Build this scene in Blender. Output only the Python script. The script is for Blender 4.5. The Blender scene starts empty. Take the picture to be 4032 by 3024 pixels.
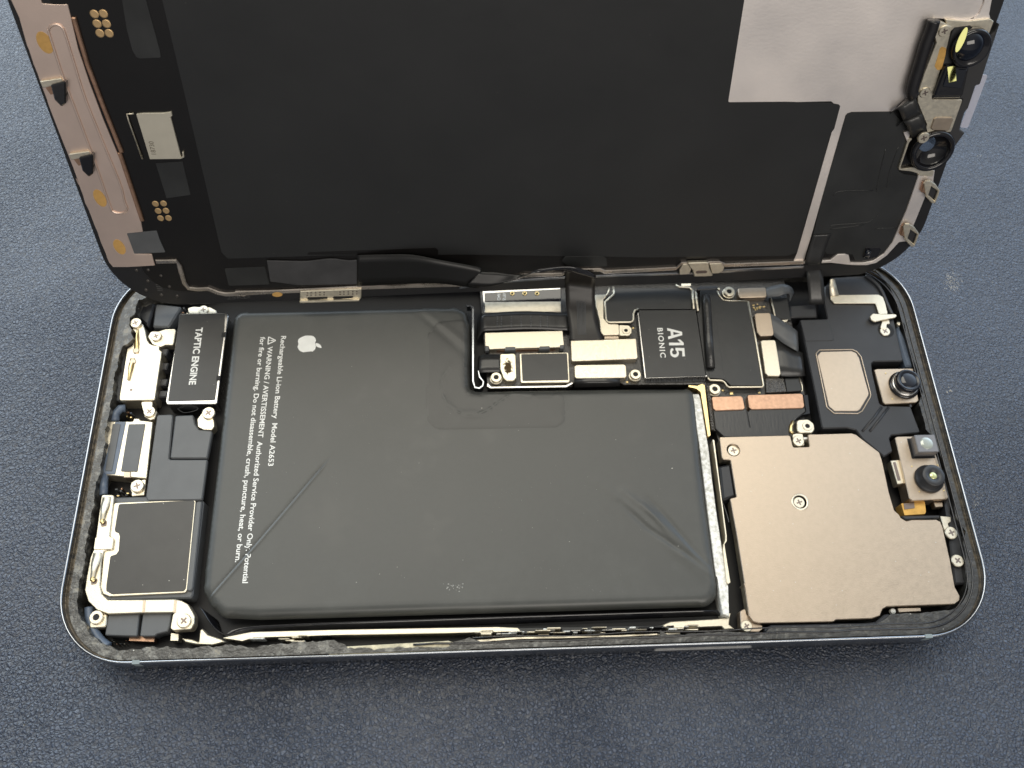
import bpy, bmesh, math, random
import numpy as np
from mathutils import Vector, Matrix
from mathutils.geometry import delaunay_2d_cdt
random.seed(7)
S = 0.001                                   # everything below is written in millimetres
scene = bpy.context.scene
COL = scene.collection

# ------------------------------------------------------------------ camera
CAM = np.array([71.775, -23.991, 158.818]); ROTV = np.array([-0.246, -0.021, -0.039]); FPX = 3468.9
def _rot(r):
    th = np.linalg.norm(r); k = r/th; K = np.array([[0,-k[2],k[1]],[k[2],0,-k[0]],[-k[1],k[0],0]])
    return np.eye(3)+np.sin(th)*K+(1-np.cos(th))*K@K
_a = math.radians(40); RC = _rot(ROTV)@np.array([[1,0,0],[0,math.cos(_a),-math.sin(_a)],[0,math.sin(_a),math.cos(_a)]])
cd = bpy.data.cameras.new('camera'); cam = bpy.data.objects.new('camera', cd); COL.objects.link(cam)
cam.matrix_world = Matrix.Translation(Vector(CAM)*S) @ Matrix(RC.tolist()).to_4x4()
cd.sensor_fit = 'HORIZONTAL'; cd.sensor_width = 36; cd.lens = FPX/4032*36; cd.clip_start = 0.005; cd.clip_end = 20
cd.dof.use_dof = True; cd.dof.focus_distance = 0.158; cd.dof.aperture_fstop = 34
scene.camera = cam

# ------------------------------------------------------------------ world and lamps
world = bpy.data.worlds.new('World'); scene.world = world; world.use_nodes = True
wt = world.node_tree; wt.nodes.clear()
def wn(t, **k):
    n = wt.nodes.new(t)
    for a, b in k.items(): setattr(n, a, b)
    return n
tc = wn('ShaderNodeTexCoord')
def lobe(d, p, colr, amp):
    d = Vector(d).normalized()
    v = wn('ShaderNodeVectorMath', operation='DOT_PRODUCT'); wt.links.new(tc.outputs['Generated'], v.inputs[0]); v.inputs[1].default_value = d
    m = wn('ShaderNodeMath', operation='MAXIMUM'); wt.links.new(v.outputs['Value'], m.inputs[0]); m.inputs[1].default_value = 0
    q = wn('ShaderNodeMath', operation='POWER'); wt.links.new(m.outputs[0], q.inputs[0]); q.inputs[1].default_value = p
    s = wn('ShaderNodeVectorMath', operation='SCALE'); s.inputs[0].default_value = [c*amp for c in colr]; wt.links.new(q.outputs[0], s.inputs['Scale'])
    return s.outputs[0]
LOBES = [((0.08,0.35,0.93), 2.2, (1,.95,.86), 0.50),     # lit ceiling over the far side of the table
         ((-0.60,0.74,0.32), 9, (.78,.90,1), 7.0),      # daylight from the far left
         ((0.75,0.80,0.36), 7, (.64,.80,1), 3.6),      # weaker daylight from the far right
         ((0,-1,0.10), 2, (.98,.96,.95), 0.40)]           # room behind the photographer
acc = None
for l in LOBES:
    o = lobe(*l)
    if acc is None: acc = o
    else:
        ad = wn('ShaderNodeVectorMath', operation='ADD'); wt.links.new(acc, ad.inputs[0]); wt.links.new(o, ad.inputs[1]); acc = ad.outputs[0]
ad = wn('ShaderNodeVectorMath', operation='ADD'); wt.links.new(acc, ad.inputs[0]); ad.inputs[1].default_value = (.035,.036,.04)
bg = wn('ShaderNodeBackground'); wt.links.new(ad.outputs[0], bg.inputs['Color']); bg.inputs['Strength'].default_value = 1.0
wo = wn('ShaderNodeOutputWorld'); wt.links.new(bg.outputs[0], wo.inputs[0])

LAMP = (-0.04, 0.52, 1.20)
def area(name, loc, target, size, sy, power, colr):
    l = bpy.data.lights.new(name, 'AREA'); l.shape = 'RECTANGLE'; l.size = size; l.size_y = sy; l.energy = power; l.color = colr
    o = bpy.data.objects.new(name, l); COL.objects.link(o); o.location = loc
    o.rotation_euler = (Vector(target)-Vector(loc)).to_track_quat('-Z', 'Y').to_euler(); return o
area('ceiling_lamp', LAMP, (.08,.03,0), 1.1, .55, 8.5, (1,.94,.80))
area('front_fill_lamp', (0.30, -0.75, 0.85), (.08,.06,0), .9, .4, 6.5, (1,.93,.84))  # unseen fill lamp in front, added to brighten the display and plates
vs = scene.view_settings; vs.view_transform = 'Standard'; vs.look = 'None'; vs.exposure = 0.0; vs.gamma = 1; vs.use_curve_mapping = False

# ------------------------------------------------------------------ tracing: picture point -> real plane
CR = dict(c1=(0,0,2.212), c2=(0,600,2.212), c3=(200,1100,2.212), c4=(200,1800,2.212), c5=(1800,1000,2.765), c6=(2400,1000,2.765),
          c7=(2700,1000,2.765), c8=(3100,0,2.3702), d1=(3100,500,2.3702), d2=(3100,1000,2.3702), d3=(3100,1600,2.3702), d4=(2500,1700,2.765),
          d5=(2600,2100,1.7015), d6=(700,2200,1.106), d7=(700,800,1.8433), d8=(1700,800,1.8433), e1=(1500,1000,2.37), e2=(2700,1500,3.6867),
          e3=(400,1100,4.148), e4=(800,1200,3.318), e5=(3400,0,3.318), e6=(300,2200,3.318), F=(0,0,.54861), s=(0,0,1))
def ray(c, p):
    x0, y0, k = CR[c]; u = x0+p[0]/k; v = y0+p[1]/k
    return RC@np.array([(u-2016)/FPX, -(v-1512)/FPX, -1.0])
def B1(c, p, z=5.0):
    d = ray(c, p); t = (z-CAM[2])/d[2]; q = CAM+d*t; return (float(q[0]), float(q[1]))
def B(c, pts, z=5.0): return [B1(c, p, z) for p in pts]
def M(z, *segs):                             # mixed crops on one plane
    o = []
    for c, pts in segs: o += B(c, pts, z)
    return o
# display frame of reference
SO = np.array([1.657, 67.997, 7.176]); YW, TL, RL = .030, 1.177, .002
EX = np.array([math.cos(YW)*math.cos(RL), math.sin(YW)*math.cos(RL), math.sin(RL)]); UP = np.array([0, math.cos(TL), math.sin(TL)])
EN = np.cross(EX, UP); EN /= np.linalg.norm(EN); EY = np.cross(EN, EX)      # EN faces the viewer side
if EN@(CAM-SO) < 0: EN = -EN
def Q1(c, p, n=0.0):
    d = ray(c, p); t = ((SO+EN*n-CAM)@EN)/(d@EN); X = CAM+d*t-SO; return (float(X@EX), float(X@EY))
def Q(c, pts, n=0.0): return [Q1(c, p, n) for p in pts]
def QM(n, *segs):
    o = []
    for c, pts in segs: o += Q(c, pts, n)
    return o
def W3(c, p, z): x, y = B1(c, p, z); return Vector((x, y, z))                       # world mm
def D3(c, p, n):                                                                    # point above the display, world mm
    a, b = Q1(c, p, n); X = SO+EX*a+EY*b+EN*n; return Vector(X)

# ------------------------------------------------------------------ materials
def mat(name, colr, rough=.5, metal=0, var=0, vs_=2.0, bump=0, bs=6.0, dust=0, spec=.5, coat=0, rvar=0, alpha=1, aniso=None, emis=None):
    m = bpy.data.materials.new(name); m.use_nodes = True; nt = m.node_tree; b = nt.nodes['Principled BSDF']
    b.inputs['Base Color'].default_value = (*colr, 1); b.inputs['Roughness'].default_value = rough; b.inputs['Metallic'].default_value = metal
    b.inputs['Specular IOR Level'].default_value = spec; b.inputs['Coat Weight'].default_value = coat; b.inputs['Alpha'].default_value = alpha
    t = nt.nodes.new('ShaderNodeTexCoord'); mp = nt.nodes.new('ShaderNodeMapping'); nt.links.new(t.outputs['Object'], mp.inputs[0])
    mp.inputs['Scale'].default_value = (1000,1000,1000)
    if aniso: mp.inputs['Scale'].default_value = aniso
    if var or rvar:
        n = nt.nodes.new('ShaderNodeTexNoise'); n.inputs['Scale'].default_value = 1/vs_; n.inputs['Detail'].default_value = 6; nt.links.new(mp.outputs[0], n.inputs['Vector'])
        if var:
            mx = nt.nodes.new('ShaderNodeMix'); mx.data_type = 'RGBA'
            r = nt.nodes.new('ShaderNodeMapRange'); r.inputs[1].default_value = .32; r.inputs[2].default_value = .68; nt.links.new(n.outputs[0], r.inputs[0]); nt.links.new(r.outputs[0], mx.inputs[0])
            mx.inputs[6].default_value = (*[c*(1-var) for c in colr], 1); mx.inputs[7].default_value = (*[min(1, c*(1+var)) for c in colr], 1)
            nt.links.new(mx.outputs[2], b.inputs['Base Color'])
        if rvar:
            r = nt.nodes.new('ShaderNodeMapRange'); r.inputs[1].default_value = .3; r.inputs[2].default_value = .7; r.inputs[3].default_value = rough-rvar; r.inputs[4].default_value = rough+rvar
            nt.links.new(n.outputs[0], r.inputs[0]); nt.links.new(r.outputs[0], b.inputs['Roughness'])
    if bump:
        n = nt.nodes.new('ShaderNodeTexNoise'); n.inputs['Scale'].default_value = bs; n.inputs['Detail'].default_value = 4; nt.links.new(mp.outputs[0], n.inputs['Vector'])
        bp = nt.nodes.new('ShaderNodeBump'); bp.inputs['Strength'].default_value = 1; bp.inputs['Distance'].default_value = bump*S; nt.links.new(n.outputs[0], bp.inputs['Height']); nt.links.new(bp.outputs[0], b.inputs['Normal'])
    if dust:
        vo = nt.nodes.new('ShaderNodeTexVoronoi'); vo.inputs['Scale'].default_value = .75; vo.inputs['Randomness'].default_value = 1; nt.links.new(mp.outputs[0], vo.inputs['Vector'])
        sc = nt.nodes.new('ShaderNodeSeparateColor'); nt.links.new(vo.outputs['Color'], sc.inputs[0]); th = nt.nodes.new('ShaderNodeMath'); th.operation = 'MULTIPLY'; nt.links.new(sc.outputs[0], th.inputs[0]); th.inputs[1].default_value = dust
        lt = nt.nodes.new('ShaderNodeMath'); lt.operation = 'LESS_THAN'; nt.links.new(vo.outputs['Distance'], lt.inputs[0]); nt.links.new(th.outputs[0], lt.inputs[1])
        mk = nt.nodes.new('ShaderNodeBsdfDiffuse'); mk.inputs[0].default_value = (.55,.53,.48,1); ms = nt.nodes.new('ShaderNodeMixShader'); nt.links.new(lt.outputs[0], ms.inputs[0]); nt.links.new(b.outputs[0], ms.inputs[1]); nt.links.new(mk.outputs[0], ms.inputs[2])
        nt.links.new(ms.outputs[0], nt.nodes['Material Output'].inputs[0])
    if emis: b.inputs['Emission Color'].default_value = (*emis[0], 1); b.inputs['Emission Strength'].default_value = emis[1]
    return m
NI = mat('nickel_silver', (.50,.412,.32), .42, 1, var=.035, vs_=.8, bump=.018, bs=4.2, rvar=.04, dust=.085)
NI2 = mat('bright_nickel', (.74,.68,.55), .43, 1, var=.05, vs_=.6, bump=.018, bs=4.0, rvar=.06)
CU = mat('copper_nickel', (.50,.31,.21), .38, 1, var=.14, vs_=.8, bump=.01, bs=5)
PINK = mat('rose_backplate', (.84,.67,.57), .44, 1, var=.05, vs_=6, bump=.008, bs=5)
SILV = mat('satin_backplate', (.90,.84,.795), .50, 1, var=.05, vs_=14, bump=.016, bs=2.2, rvar=.06, dust=.03)
RAIL = mat('rail_steel', (.50,.45,.40), .26, 1, var=.15, vs_=5, rvar=.08)
CHR = mat('polished_steel', (.52,.51,.49), .24, 1, var=.05, vs_=2, rvar=.06)
RIM = mat('frame_steel', (.36,.38,.41), .18, 1, var=.10, vs_=4, rvar=.05)
GOLD = mat('gold_contact', (.72,.56,.28), .32, 1, var=.05)
ORG = mat('amber_glue_dot', (.50,.30,.10), .55, 0, var=.08, vs_=.6, spec=.2)
BLK = mat('black_plastic', (.022,.023,.026), .42, 0, var=.12, vs_=4, bump=.012, bs=5, spec=.5)
DEEP = mat('black_recess', (.008,.008,.009), .5, 0, spec=.3)
GLS = mat('gloss_black', (.008,.008,.010), .12, 0, spec=.6, bump=.01, bs=1.2)
FILM = mat('graphite_film', (.014,.015,.0155), .37, 0, var=.16, vs_=5, bump=.05, bs=.25, spec=.5, dust=.05)
GREY = mat('grey_plastic', (.085,.09,.095), .42, 0, var=.08, vs_=3, bump=.012, bs=5)
SPK = mat('speaker_film', (.028,.027,.025), .36, 0, var=.12, vs_=4, bump=.03, bs=.25, dust=.07)
FLEX = mat('black_flex', (.022,.022,.022), .30, 0, var=.12, vs_=2, bump=.02, bs=.9, aniso=(3000,500,1000))
WHT = mat('white_print', (.78,.79,.76), .5, 0, var=.05, spec=.3)
LBL = mat('faint_print', (.07,.07,.07), .5, 0)
BLUE = mat('slate_gasket', (.10,.13,.18), .38, 0, var=.1, vs_=2, bump=.01)
GLASS = mat('lens_glass', (.004,.006,.012), .07, 0, spec=.6)
FOAM = mat('white_foam', (.80,.80,.72), .7, 0, var=.35, vs_=.7, bump=.15, bs=2.2)
BOARD = mat('board_black', (.020,.018,.016), .28, 0, var=.5, vs_=.5, bump=.10, bs=3.2, spec=.7)
SPRK = mat('crinkled_foam', (.028,.024,.020), .22, 0, var=.5, vs_=.5, bump=.22, bs=3.4, spec=.9)
TAB = mat('clear_film', (.60,.60,.68), .3, 0, alpha=.55)
SCR = mat('display_film', (.0128,.0136,.0142), .44, 0, var=.10, vs_=18, bump=.10, bs=.09, spec=.5, rvar=.03, dust=.022)
SCB = mat('display_black', (.0045,.0040,.0040), .34, 0, var=.15, vs_=6, spec=.4)
SCG = mat('display_grey_film', (.021,.022,.022), .34, 0, var=.30, vs_=9, bump=.02, bs=.35, spec=.5)

def mat_ledge():
    m = mat('adhesive_ledge', (.05,.05,.046), .34, 0, bump=.12, bs=1.5, spec=.7, dust=.08); nt = m.node_tree; b = nt.nodes['Principled BSDF']
    t = [n for n in nt.nodes if n.type == 'MAPPING'][0]
    v = nt.nodes.new('ShaderNodeTexNoise'); v.inputs['Scale'].default_value = .55; v.inputs['Detail'].default_value = 9; v.inputs['Roughness'].default_value = .7; nt.links.new(t.outputs[0], v.inputs['Vector'])
    r = nt.nodes.new('ShaderNodeValToRGB'); e = r.color_ramp.elements; e[0].position = .36; e[0].color = (.020,.019,.017,1); e[1].position = .60; e[1].color = (.15,.147,.132,1)
    x = e.new(.52); x.color = (.045,.043,.038,1); x = e.new(.74); x.color = (.22,.19,.13,1)
    nt.links.new(v.outputs[0], r.inputs[0])
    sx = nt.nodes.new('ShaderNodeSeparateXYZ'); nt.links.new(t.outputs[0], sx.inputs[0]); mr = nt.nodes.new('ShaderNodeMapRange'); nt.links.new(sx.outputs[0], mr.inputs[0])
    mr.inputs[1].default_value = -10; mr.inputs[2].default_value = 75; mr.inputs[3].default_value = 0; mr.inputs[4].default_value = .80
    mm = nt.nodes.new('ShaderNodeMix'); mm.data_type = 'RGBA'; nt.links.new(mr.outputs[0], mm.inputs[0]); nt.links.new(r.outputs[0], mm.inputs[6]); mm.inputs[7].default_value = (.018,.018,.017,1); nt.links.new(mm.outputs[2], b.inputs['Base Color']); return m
LEDGE = mat_ledge()
GROOVE = mat('tarnished_groove', (.045,.034,.020), .30, .35, var=.8, vs_=1.4, bump=.10, bs=1.6, aniso=(1000,1000,1000))

def mat_oxide():
    m = mat('corroded_nickel', (.80,.74,.55), .4, 1, bump=.08, bs=3); nt = m.node_tree; b = nt.nodes['Principled BSDF']
    t = [n for n in nt.nodes if n.type == 'MAPPING'][0]
    ln = nt.nodes.new('ShaderNodeVectorMath'); ln.operation = 'LENGTH'; mp = nt.nodes.new('ShaderNodeMapping'); mp.inputs['Scale'].default_value = (.62,.32,0); nt.links.new(t.outputs[0], mp.inputs[0]); nt.links.new(mp.outputs[0], ln.inputs[0])
    v = nt.nodes.new('ShaderNodeTexNoise'); v.inputs['Scale'].default_value = 2.4; v.inputs['Detail'].default_value = 6; nt.links.new(t.outputs[0], v.inputs['Vector'])
    a = nt.nodes.new('ShaderNodeMath'); a.operation = 'SUBTRACT'; nt.links.new(v.outputs[0], a.inputs[0]); nt.links.new(ln.outputs['Value'], a.inputs[1])
    r = nt.nodes.new('ShaderNodeValToRGB'); e = r.color_ramp.elements; e[0].position = -.0; e[0].color = (.86,.80,.62,1); e[1].position = .16; e[1].color = (.05,.035,.02,1)
    sb = nt.nodes.new('ShaderNodeMath'); sb.operation = 'ADD'; nt.links.new(a.outputs[0], sb.inputs[0]); sb.inputs[1].default_value = .06
    nt.links.new(sb.outputs[0], r.inputs[0]); nt.links.new(r.outputs[0], b.inputs['Base Color']); return m
OXID = mat_oxide()

def mat_leather():
    m = bpy.data.materials.new('navy_leather'); m.use_nodes = True; nt = m.node_tree; b = nt.nodes['Principled BSDF']; L = nt.links.new
    t = nt.nodes.new('ShaderNodeTexCoord'); mp = nt.nodes.new('ShaderNodeMapping'); mp.inputs['Scale'].default_value = (1000,1000,1000); L(t.outputs['Object'], mp.inputs[0])
    dn = nt.nodes.new('ShaderNodeTexNoise'); dn.inputs['Scale'].default_value = 1.3; dn.inputs['Detail'].default_value = 3; L(mp.outputs[0], dn.inputs['Vector'])
    mx = nt.nodes.new('ShaderNodeVectorMath'); mx.operation = 'MULTIPLY_ADD'; L(dn.outputs['Color'], mx.inputs[0]); mx.inputs[1].default_value = (.8,.8,0); L(mp.outputs[0], mx.inputs[2])
    v = nt.nodes.new('ShaderNodeTexVoronoi'); v.feature = 'DISTANCE_TO_EDGE'; v.inputs['Scale'].default_value = 1.6; L(mx.outputs[0], v.inputs['Vector'])
    v2 = nt.nodes.new('ShaderNodeTexVoronoi'); v2.feature = 'DISTANCE_TO_EDGE'; v2.inputs['Scale'].default_value = .62; L(mx.outputs[0], v2.inputs['Vector'])
    r1 = nt.nodes.new('ShaderNodeMapRange'); r1.interpolation_type = 'SMOOTHSTEP'; r1.inputs[1].default_value = 0; r1.inputs[2].default_value = .30; L(v.outputs[0], r1.inputs[0])
    r2 = nt.nodes.new('ShaderNodeMapRange'); r2.interpolation_type = 'SMOOTHSTEP'; r2.inputs[1].default_value = 0; r2.inputs[2].default_value = .16; L(v2.outputs[0], r2.inputs[0])
    fn = nt.nodes.new('ShaderNodeTexNoise'); fn.inputs['Scale'].default_value = 3.2; fn.inputs['Detail'].default_value = 4; L(mp.outputs[0], fn.inputs['Vector'])
    a = nt.nodes.new('ShaderNodeMath'); a.operation = 'MULTIPLY_ADD'; L(r2.outputs[0], a.inputs[0]); a.inputs[1].default_value = .55; L(r1.outputs[0], a.inputs[2])
    c = nt.nodes.new('ShaderNodeMath'); c.operation = 'MULTIPLY_ADD'; L(fn.outputs[0], c.inputs[0]); c.inputs[1].default_value = .7; L(a.outputs[0], c.inputs[2])
    bp = nt.nodes.new('ShaderNodeBump'); bp.inputs['Strength'].default_value = 1; bp.inputs['Distance'].default_value = .15*S; lf = nt.nodes.new('ShaderNodeTexNoise'); lf.inputs['Scale'].default_value = .028; lf.inputs['Detail'].default_value = 3; L(mp.outputs[0], lf.inputs['Vector'])
    lr = nt.nodes.new('ShaderNodeMapRange'); lr.inputs[1].default_value = .35; lr.inputs[2].default_value = .65; lr.inputs[3].default_value = .55; lr.inputs[4].default_value = 1.15; L(lf.outputs[0], lr.inputs[0])
    lm_ = nt.nodes.new('ShaderNodeMath'); lm_.operation = 'MULTIPLY'; L(c.outputs[0], lm_.inputs[0]); L(lr.outputs[0], lm_.inputs[1]); L(lm_.outputs[0], bp.inputs['Height']); L(bp.outputs[0], b.inputs['Normal'])
    # colour: slightly worn and dusty patches, darker creases
    wn_ = nt.nodes.new('ShaderNodeTexNoise'); wn_.inputs['Scale'].default_value = .035; wn_.inputs['Detail'].default_value = 6; L(mp.outputs[0], wn_.inputs['Vector'])
    ra = nt.nodes.new('ShaderNodeValToRGB'); e = ra.color_ramp.elements; e[0].position = .35; e[0].color = (.028,.040,.070,1); e[1].position = .7; e[1].color = (.044,.060,.096,1); L(wn_.outputs[0], ra.inputs[0])
    sp = nt.nodes.new('ShaderNodeTexVoronoi'); sp.inputs['Scale'].default_value = .16; L(mp.outputs[0], sp.inputs['Vector'])
    lt = nt.nodes.new('ShaderNodeMath'); lt.operation = 'LESS_THAN'; L(sp.outputs[0], lt.inputs[0]); lt.inputs[1].default_value = .035
    m2 = nt.nodes.new('ShaderNodeMix'); m2.data_type = 'RGBA'; L(lt.outputs[0], m2.inputs[0]); L(ra.outputs[0], m2.inputs[6]); m2.inputs[7].default_value = (.16,.16,.15,1)
    m3 = nt.nodes.new('ShaderNodeMix'); m3.data_type = 'RGBA'; m3.blend_type = 'MULTIPLY'; m3.inputs[0].default_value = .55; L(m2.outputs[2], m3.inputs[6]); L(r1.outputs[0], m3.inputs[7])
    L(m3.outputs[2], b.inputs['Base Color'])
    b.inputs['Roughness'].default_value = .42; b.inputs['Specular IOR Level'].default_value = .75
    return m
LEATHER = mat_leather()

def mat_battery():
    m = mat('battery_wrap', (.034,.035,.033), .40, 0, bump=.006, bs=2.5, spec=.55); nt = m.node_tree; b = nt.nodes['Principled BSDF']; L = nt.links.new
    t = [n for n in nt.nodes if n.type == 'MAPPING'][0]
    n = nt.nodes.new('ShaderNodeTexNoise'); n.inputs['Scale'].default_value = .12; n.inputs['Detail'].default_value = 7; n.inputs['Roughness'].default_value = .65; L(t.outputs[0], n.inputs['Vector'])
    r = nt.nodes.new('ShaderNodeMapRange'); r.inputs[1].default_value = .35; r.inputs[2].default_value = .7; r.inputs[3].default_value = .38; r.inputs[4].default_value = .46; L(n.outputs[0], r.inputs[0]); L(r.outputs[0], b.inputs['Roughness'])
    c = nt.nodes.new('ShaderNodeValToRGB'); e = c.color_ramp.elements; e[0].position = .45; e[0].color = (.044,.046,.043,1); e[1].position = .8; e[1].color = (.066,.068,.062,1); L(n.outputs[0], c.inputs[0]); L(c.outputs[0], b.inputs['Base Color'])
    return m
BATT = mat_battery()

# ------------------------------------------------------------------ objects
ORG_ = {}                                    # object -> origin (mm) in its space (body = world, display = display axes)
def empty(name, origin, label, cat, M4=None, kind=None):
    o = bpy.data.objects.new(name, None); COL.objects.link(o); o.empty_display_size = .01
    if M4 is None: o.location = Vector(origin)*S
    else: o.matrix_world = M4
    o['label'] = label; o['category'] = cat; ORG_[o] = Vector(origin); return o
def obj(name, bm, m, parent=None, smooth=False, label=None):
    cs = [v.co for v in bm.verts]
    lo = Vector([min(c[i] for c in cs) for i in range(3)]); hi = Vector([max(c[i] for c in cs) for i in range(3)])
    og = Vector(((lo.x+hi.x)/2, (lo.y+hi.y)/2, lo.z))
    for v in bm.verts: v.co = (v.co-og)*S
    bmesh.ops.recalc_face_normals(bm, faces=bm.faces)
    me = bpy.data.meshes.new(name); bm.to_mesh(me); bm.free(); me.materials.append(m)
    if smooth:
        for p in me.polygons: p.use_smooth = True
    o = bpy.data.objects.new(name, me); COL.objects.link(o); ORG_[o] = og
    if parent: o.parent = parent; o.location = (og-ORG_[parent])*S
    else: o.location = og*S
    if label: o['label'] = label
    return o
def area2(p): return sum(p[i][0]*p[(i+1)%len(p)][1]-p[(i+1)%len(p)][0]*p[i][1] for i in range(len(p)))/2
def ccw(p): return list(p) if area2(p) > 0 else list(p)[::-1]
def rnd(p, r, seg=5):
    p = ccw(p); o = []; n = len(p)
    for i in range(n):
        a, b, c = Vector(p[i-1]), Vector(p[i]), Vector(p[(i+1)%n]); u = a-b; v = c-b
        lu, lv = u.length, v.length
        if lu < 1e-6 or lv < 1e-6: continue
        u /= lu; v /= lv; ang = u.angle(v, 0)
        if ang > math.radians(172) or r <= 0: o.append(tuple(b)); continue
        t = min(r/math.tan(ang/2), .48*lu, .48*lv); 
        s, e = b+u*t, b+v*t
        for k in range(seg+1):
            q = k/seg; o.append(tuple(s*(1-q)**2+b*2*q*(1-q)+e*q*q))
    return o
def inset(p, d):                             # p ccw, d>0 shrinks
    n = len(p); o = []
    for i in range(n):
        a, b, c = Vector(p[i-1]), Vector(p[i]), Vector(p[(i+1)%n]); u = (b-a); v = (c-b)
        if u.length < 1e-7 or v.length < 1e-7: o.append(tuple(b)); continue
        u.normalize(); v.normalize(); nu = Vector((-u.y, u.x)); nv = Vector((-v.y, v.x)); h = nu+nv
        k = h.length
        if k < .3: o.append(tuple(b+nu*d)); continue
        h /= k; o.append(tuple(b+h*d/max(.5, h.dot(nu))))
    return o
def prism_bm(loops, z0, z1, ch=.08, bm=None, fn=None):
    bm = bm or bmesh.new(); tops = []; bots = []
    for i, l in enumerate(loops):
        l = ccw(l); sgn = 1 if i == 0 else -1
        ti = inset(l, ch*sgn) if ch > 0 else l
        A = [bm.verts.new((x, y, z1)) for x, y in ti]
        Mv = [bm.verts.new((x, y, z1-ch)) for x, y in l] if ch > 0 else A
        C = [bm.verts.new((x, y, z0)) for x, y in l]; n = len(l)
        for k in range(n):
            j = (k+1)%n
            if ch > 0: bm.faces.new((A[k], A[j], Mv[j], Mv[k]))
            bm.faces.new((Mv[k], Mv[j], C[j], C[k]))
        tops += [bm.edges.get((A[k], A[(k+1)%n])) for k in range(n)]; bots += [bm.edges.get((C[k], C[(k+1)%n])) for k in range(n)]
    bmesh.ops.triangle_fill(bm, use_beauty=True, use_dissolve=False, edges=tops); bmesh.ops.triangle_fill(bm, use_beauty=True, use_dissolve=False, edges=bots)
    return bm
def prism(name, loop, z0, z1, m, parent, ch=.08, r=.25, holes=(), label=None):
    return obj(name, prism_bm([rnd(loop, r)]+list(holes), z0, z1, ch), m, parent, label=label)
def circ(c, r, n=28, ry=None): return [(c[0]+r*math.cos(2*math.pi*k/n), c[1]+(ry or r)*math.sin(2*math.pi*k/n)) for k in range(n)]
def lathe_bm(c, prof, n=32, bm=None):        # prof: list of (r, z)
    bm = bm or bmesh.new(); rings = []
    for r, z in prof: rings.append([bm.verts.new((c[0]+max(r,1e-4)*math.cos(2*math.pi*k/n), c[1]+max(r,1e-4)*math.sin(2*math.pi*k/n), z)) for k in range(n)])
    for a, b in zip(rings, rings[1:]):
        for k in range(n): bm.faces.new((a[k], a[(k+1)%n], b[(k+1)%n], b[k]))
    bm.faces.new(rings[0]); bm.faces.new(rings[-1]); return bm
def lathe(name, c, prof, m, parent, smooth=False, n=32, label=None): return obj(name, lathe_bm(c, prof, n), m, parent, smooth, label)
def cat_rom(pts, seg=6, closed=False):
    P = [Vector(p) for p in pts]; n = len(P); o = []
    for i in range(n if closed else n-1):
        g = (lambda k: P[k % n]) if closed else (lambda k: P[min(max(k, 0), n-1)])
        a, b, c, d = g(i-1), g(i), g(i+1), g(i+2)
        for k in range(seg):
            t = k/seg; o.append(tuple(.5*((2*b)+(c-a)*t+(2*a-5*b+4*c-d)*t*t+(3*b-a-3*c+d)*t**3)))
    if not closed: o.append(tuple(P[-1]))
    return o
def tube_bm(path, r, n=8, closed=False, bm=None, flat=1.0):
    bm = bm or bmesh.new(); P = [Vector(p) for p in path]; N = len(P); rings = []
    for i in range(N):
        a = P[i-1] if (i > 0 or closed) else P[i]; b = P[(i+1)%N] if (i < N-1 or closed) else P[i]
        t = (b-a).normalized(); up = Vector((0,0,1))
        if abs(t.z) > .95: up = Vector((0,1,0))
        s = t.cross(up).normalized(); u = s.cross(t)
        rings.append([bm.verts.new(P[i]+s*r*math.cos(2*math.pi*k/n)+u*r*flat*math.sin(2*math.pi*k/n)) for k in range(n)])
    for i in range(N if closed else N-1):
        a, b = rings[i], rings[(i+1)%N]
        for k in range(n): bm.faces.new((a[k], a[(k+1)%n], b[(k+1)%n], b[k]))
    if not closed: bm.faces.new(rings[0]); bm.faces.new(rings[-1])
    return bm
def tube(name, path, r, m, parent, closed=False, flat=1.0, label=None): return obj(name, tube_bm(path, r, closed=closed, flat=flat), m, parent, True, label)
def band(path, w):                           # 2D path -> band polygon
    P = [Vector(p) for p in path]; L, R = [], []
    for i, p in enumerate(P):
        t = (P[min(i+1, len(P)-1)]-P[max(i-1, 0)]).normalized(); n = Vector((-t.y, t.x)); L.append(tuple(p+n*w/2)); R.append(tuple(p-n*w/2))
    return L+R[::-1]
def ribbon_bm(A, Bp, th=.12, nx=3, seg=8, bulge=None):
    """sheet between two 3D edge curves, with thickness"""
    A = [Vector(p) for p in cat_rom(A, seg)]; Bp = [Vector(p) for p in cat_rom(Bp, seg)]; n = min(len(A), len(Bp)); bm = bmesh.new(); g0 = []; g1 = []
    for i in range(n):
        t = (A[min(i+1, n-1)]-A[max(i-1, 0)]); nn = t.cross(Bp[i]-A[i])
        nn = nn.normalized() if nn.length > 1e-9 else Vector((0,0,1)); r0 = []; r1 = []
        for k in range(nx+1):
            q = A[i].lerp(Bp[i], k/nx); r0.append(bm.verts.new(q+nn*th/2)); r1.append(bm.verts.new(q-nn*th/2))
        g0.append(r0); g1.append(r1)
    for g in (g0, g1):
        for i in range(n-1):
            for k in range(nx): bm.faces.new((g[i][k], g[i][k+1], g[i+1][k+1], g[i+1][k]))
    for i in range(n-1):
        for k in (0, nx): bm.faces.new((g0[i][k], g0[i+1][k], g1[i+1][k], g1[i][k]))
    for i in (0, n-1):
        for k in range(nx): bm.faces.new((g0[i][k], g0[i][k+1], g1[i][k+1], g1[i][k]))
    return bm
def copy_tree(o, parent, loc):
    c = o.copy(); COL.objects.link(c); c.parent = parent; c.location = loc
    for ch in list(o.children):
        d = ch.copy(); COL.objects.link(d); d.parent = c; d.location = ch.location
    return c
_PR = {}
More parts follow.
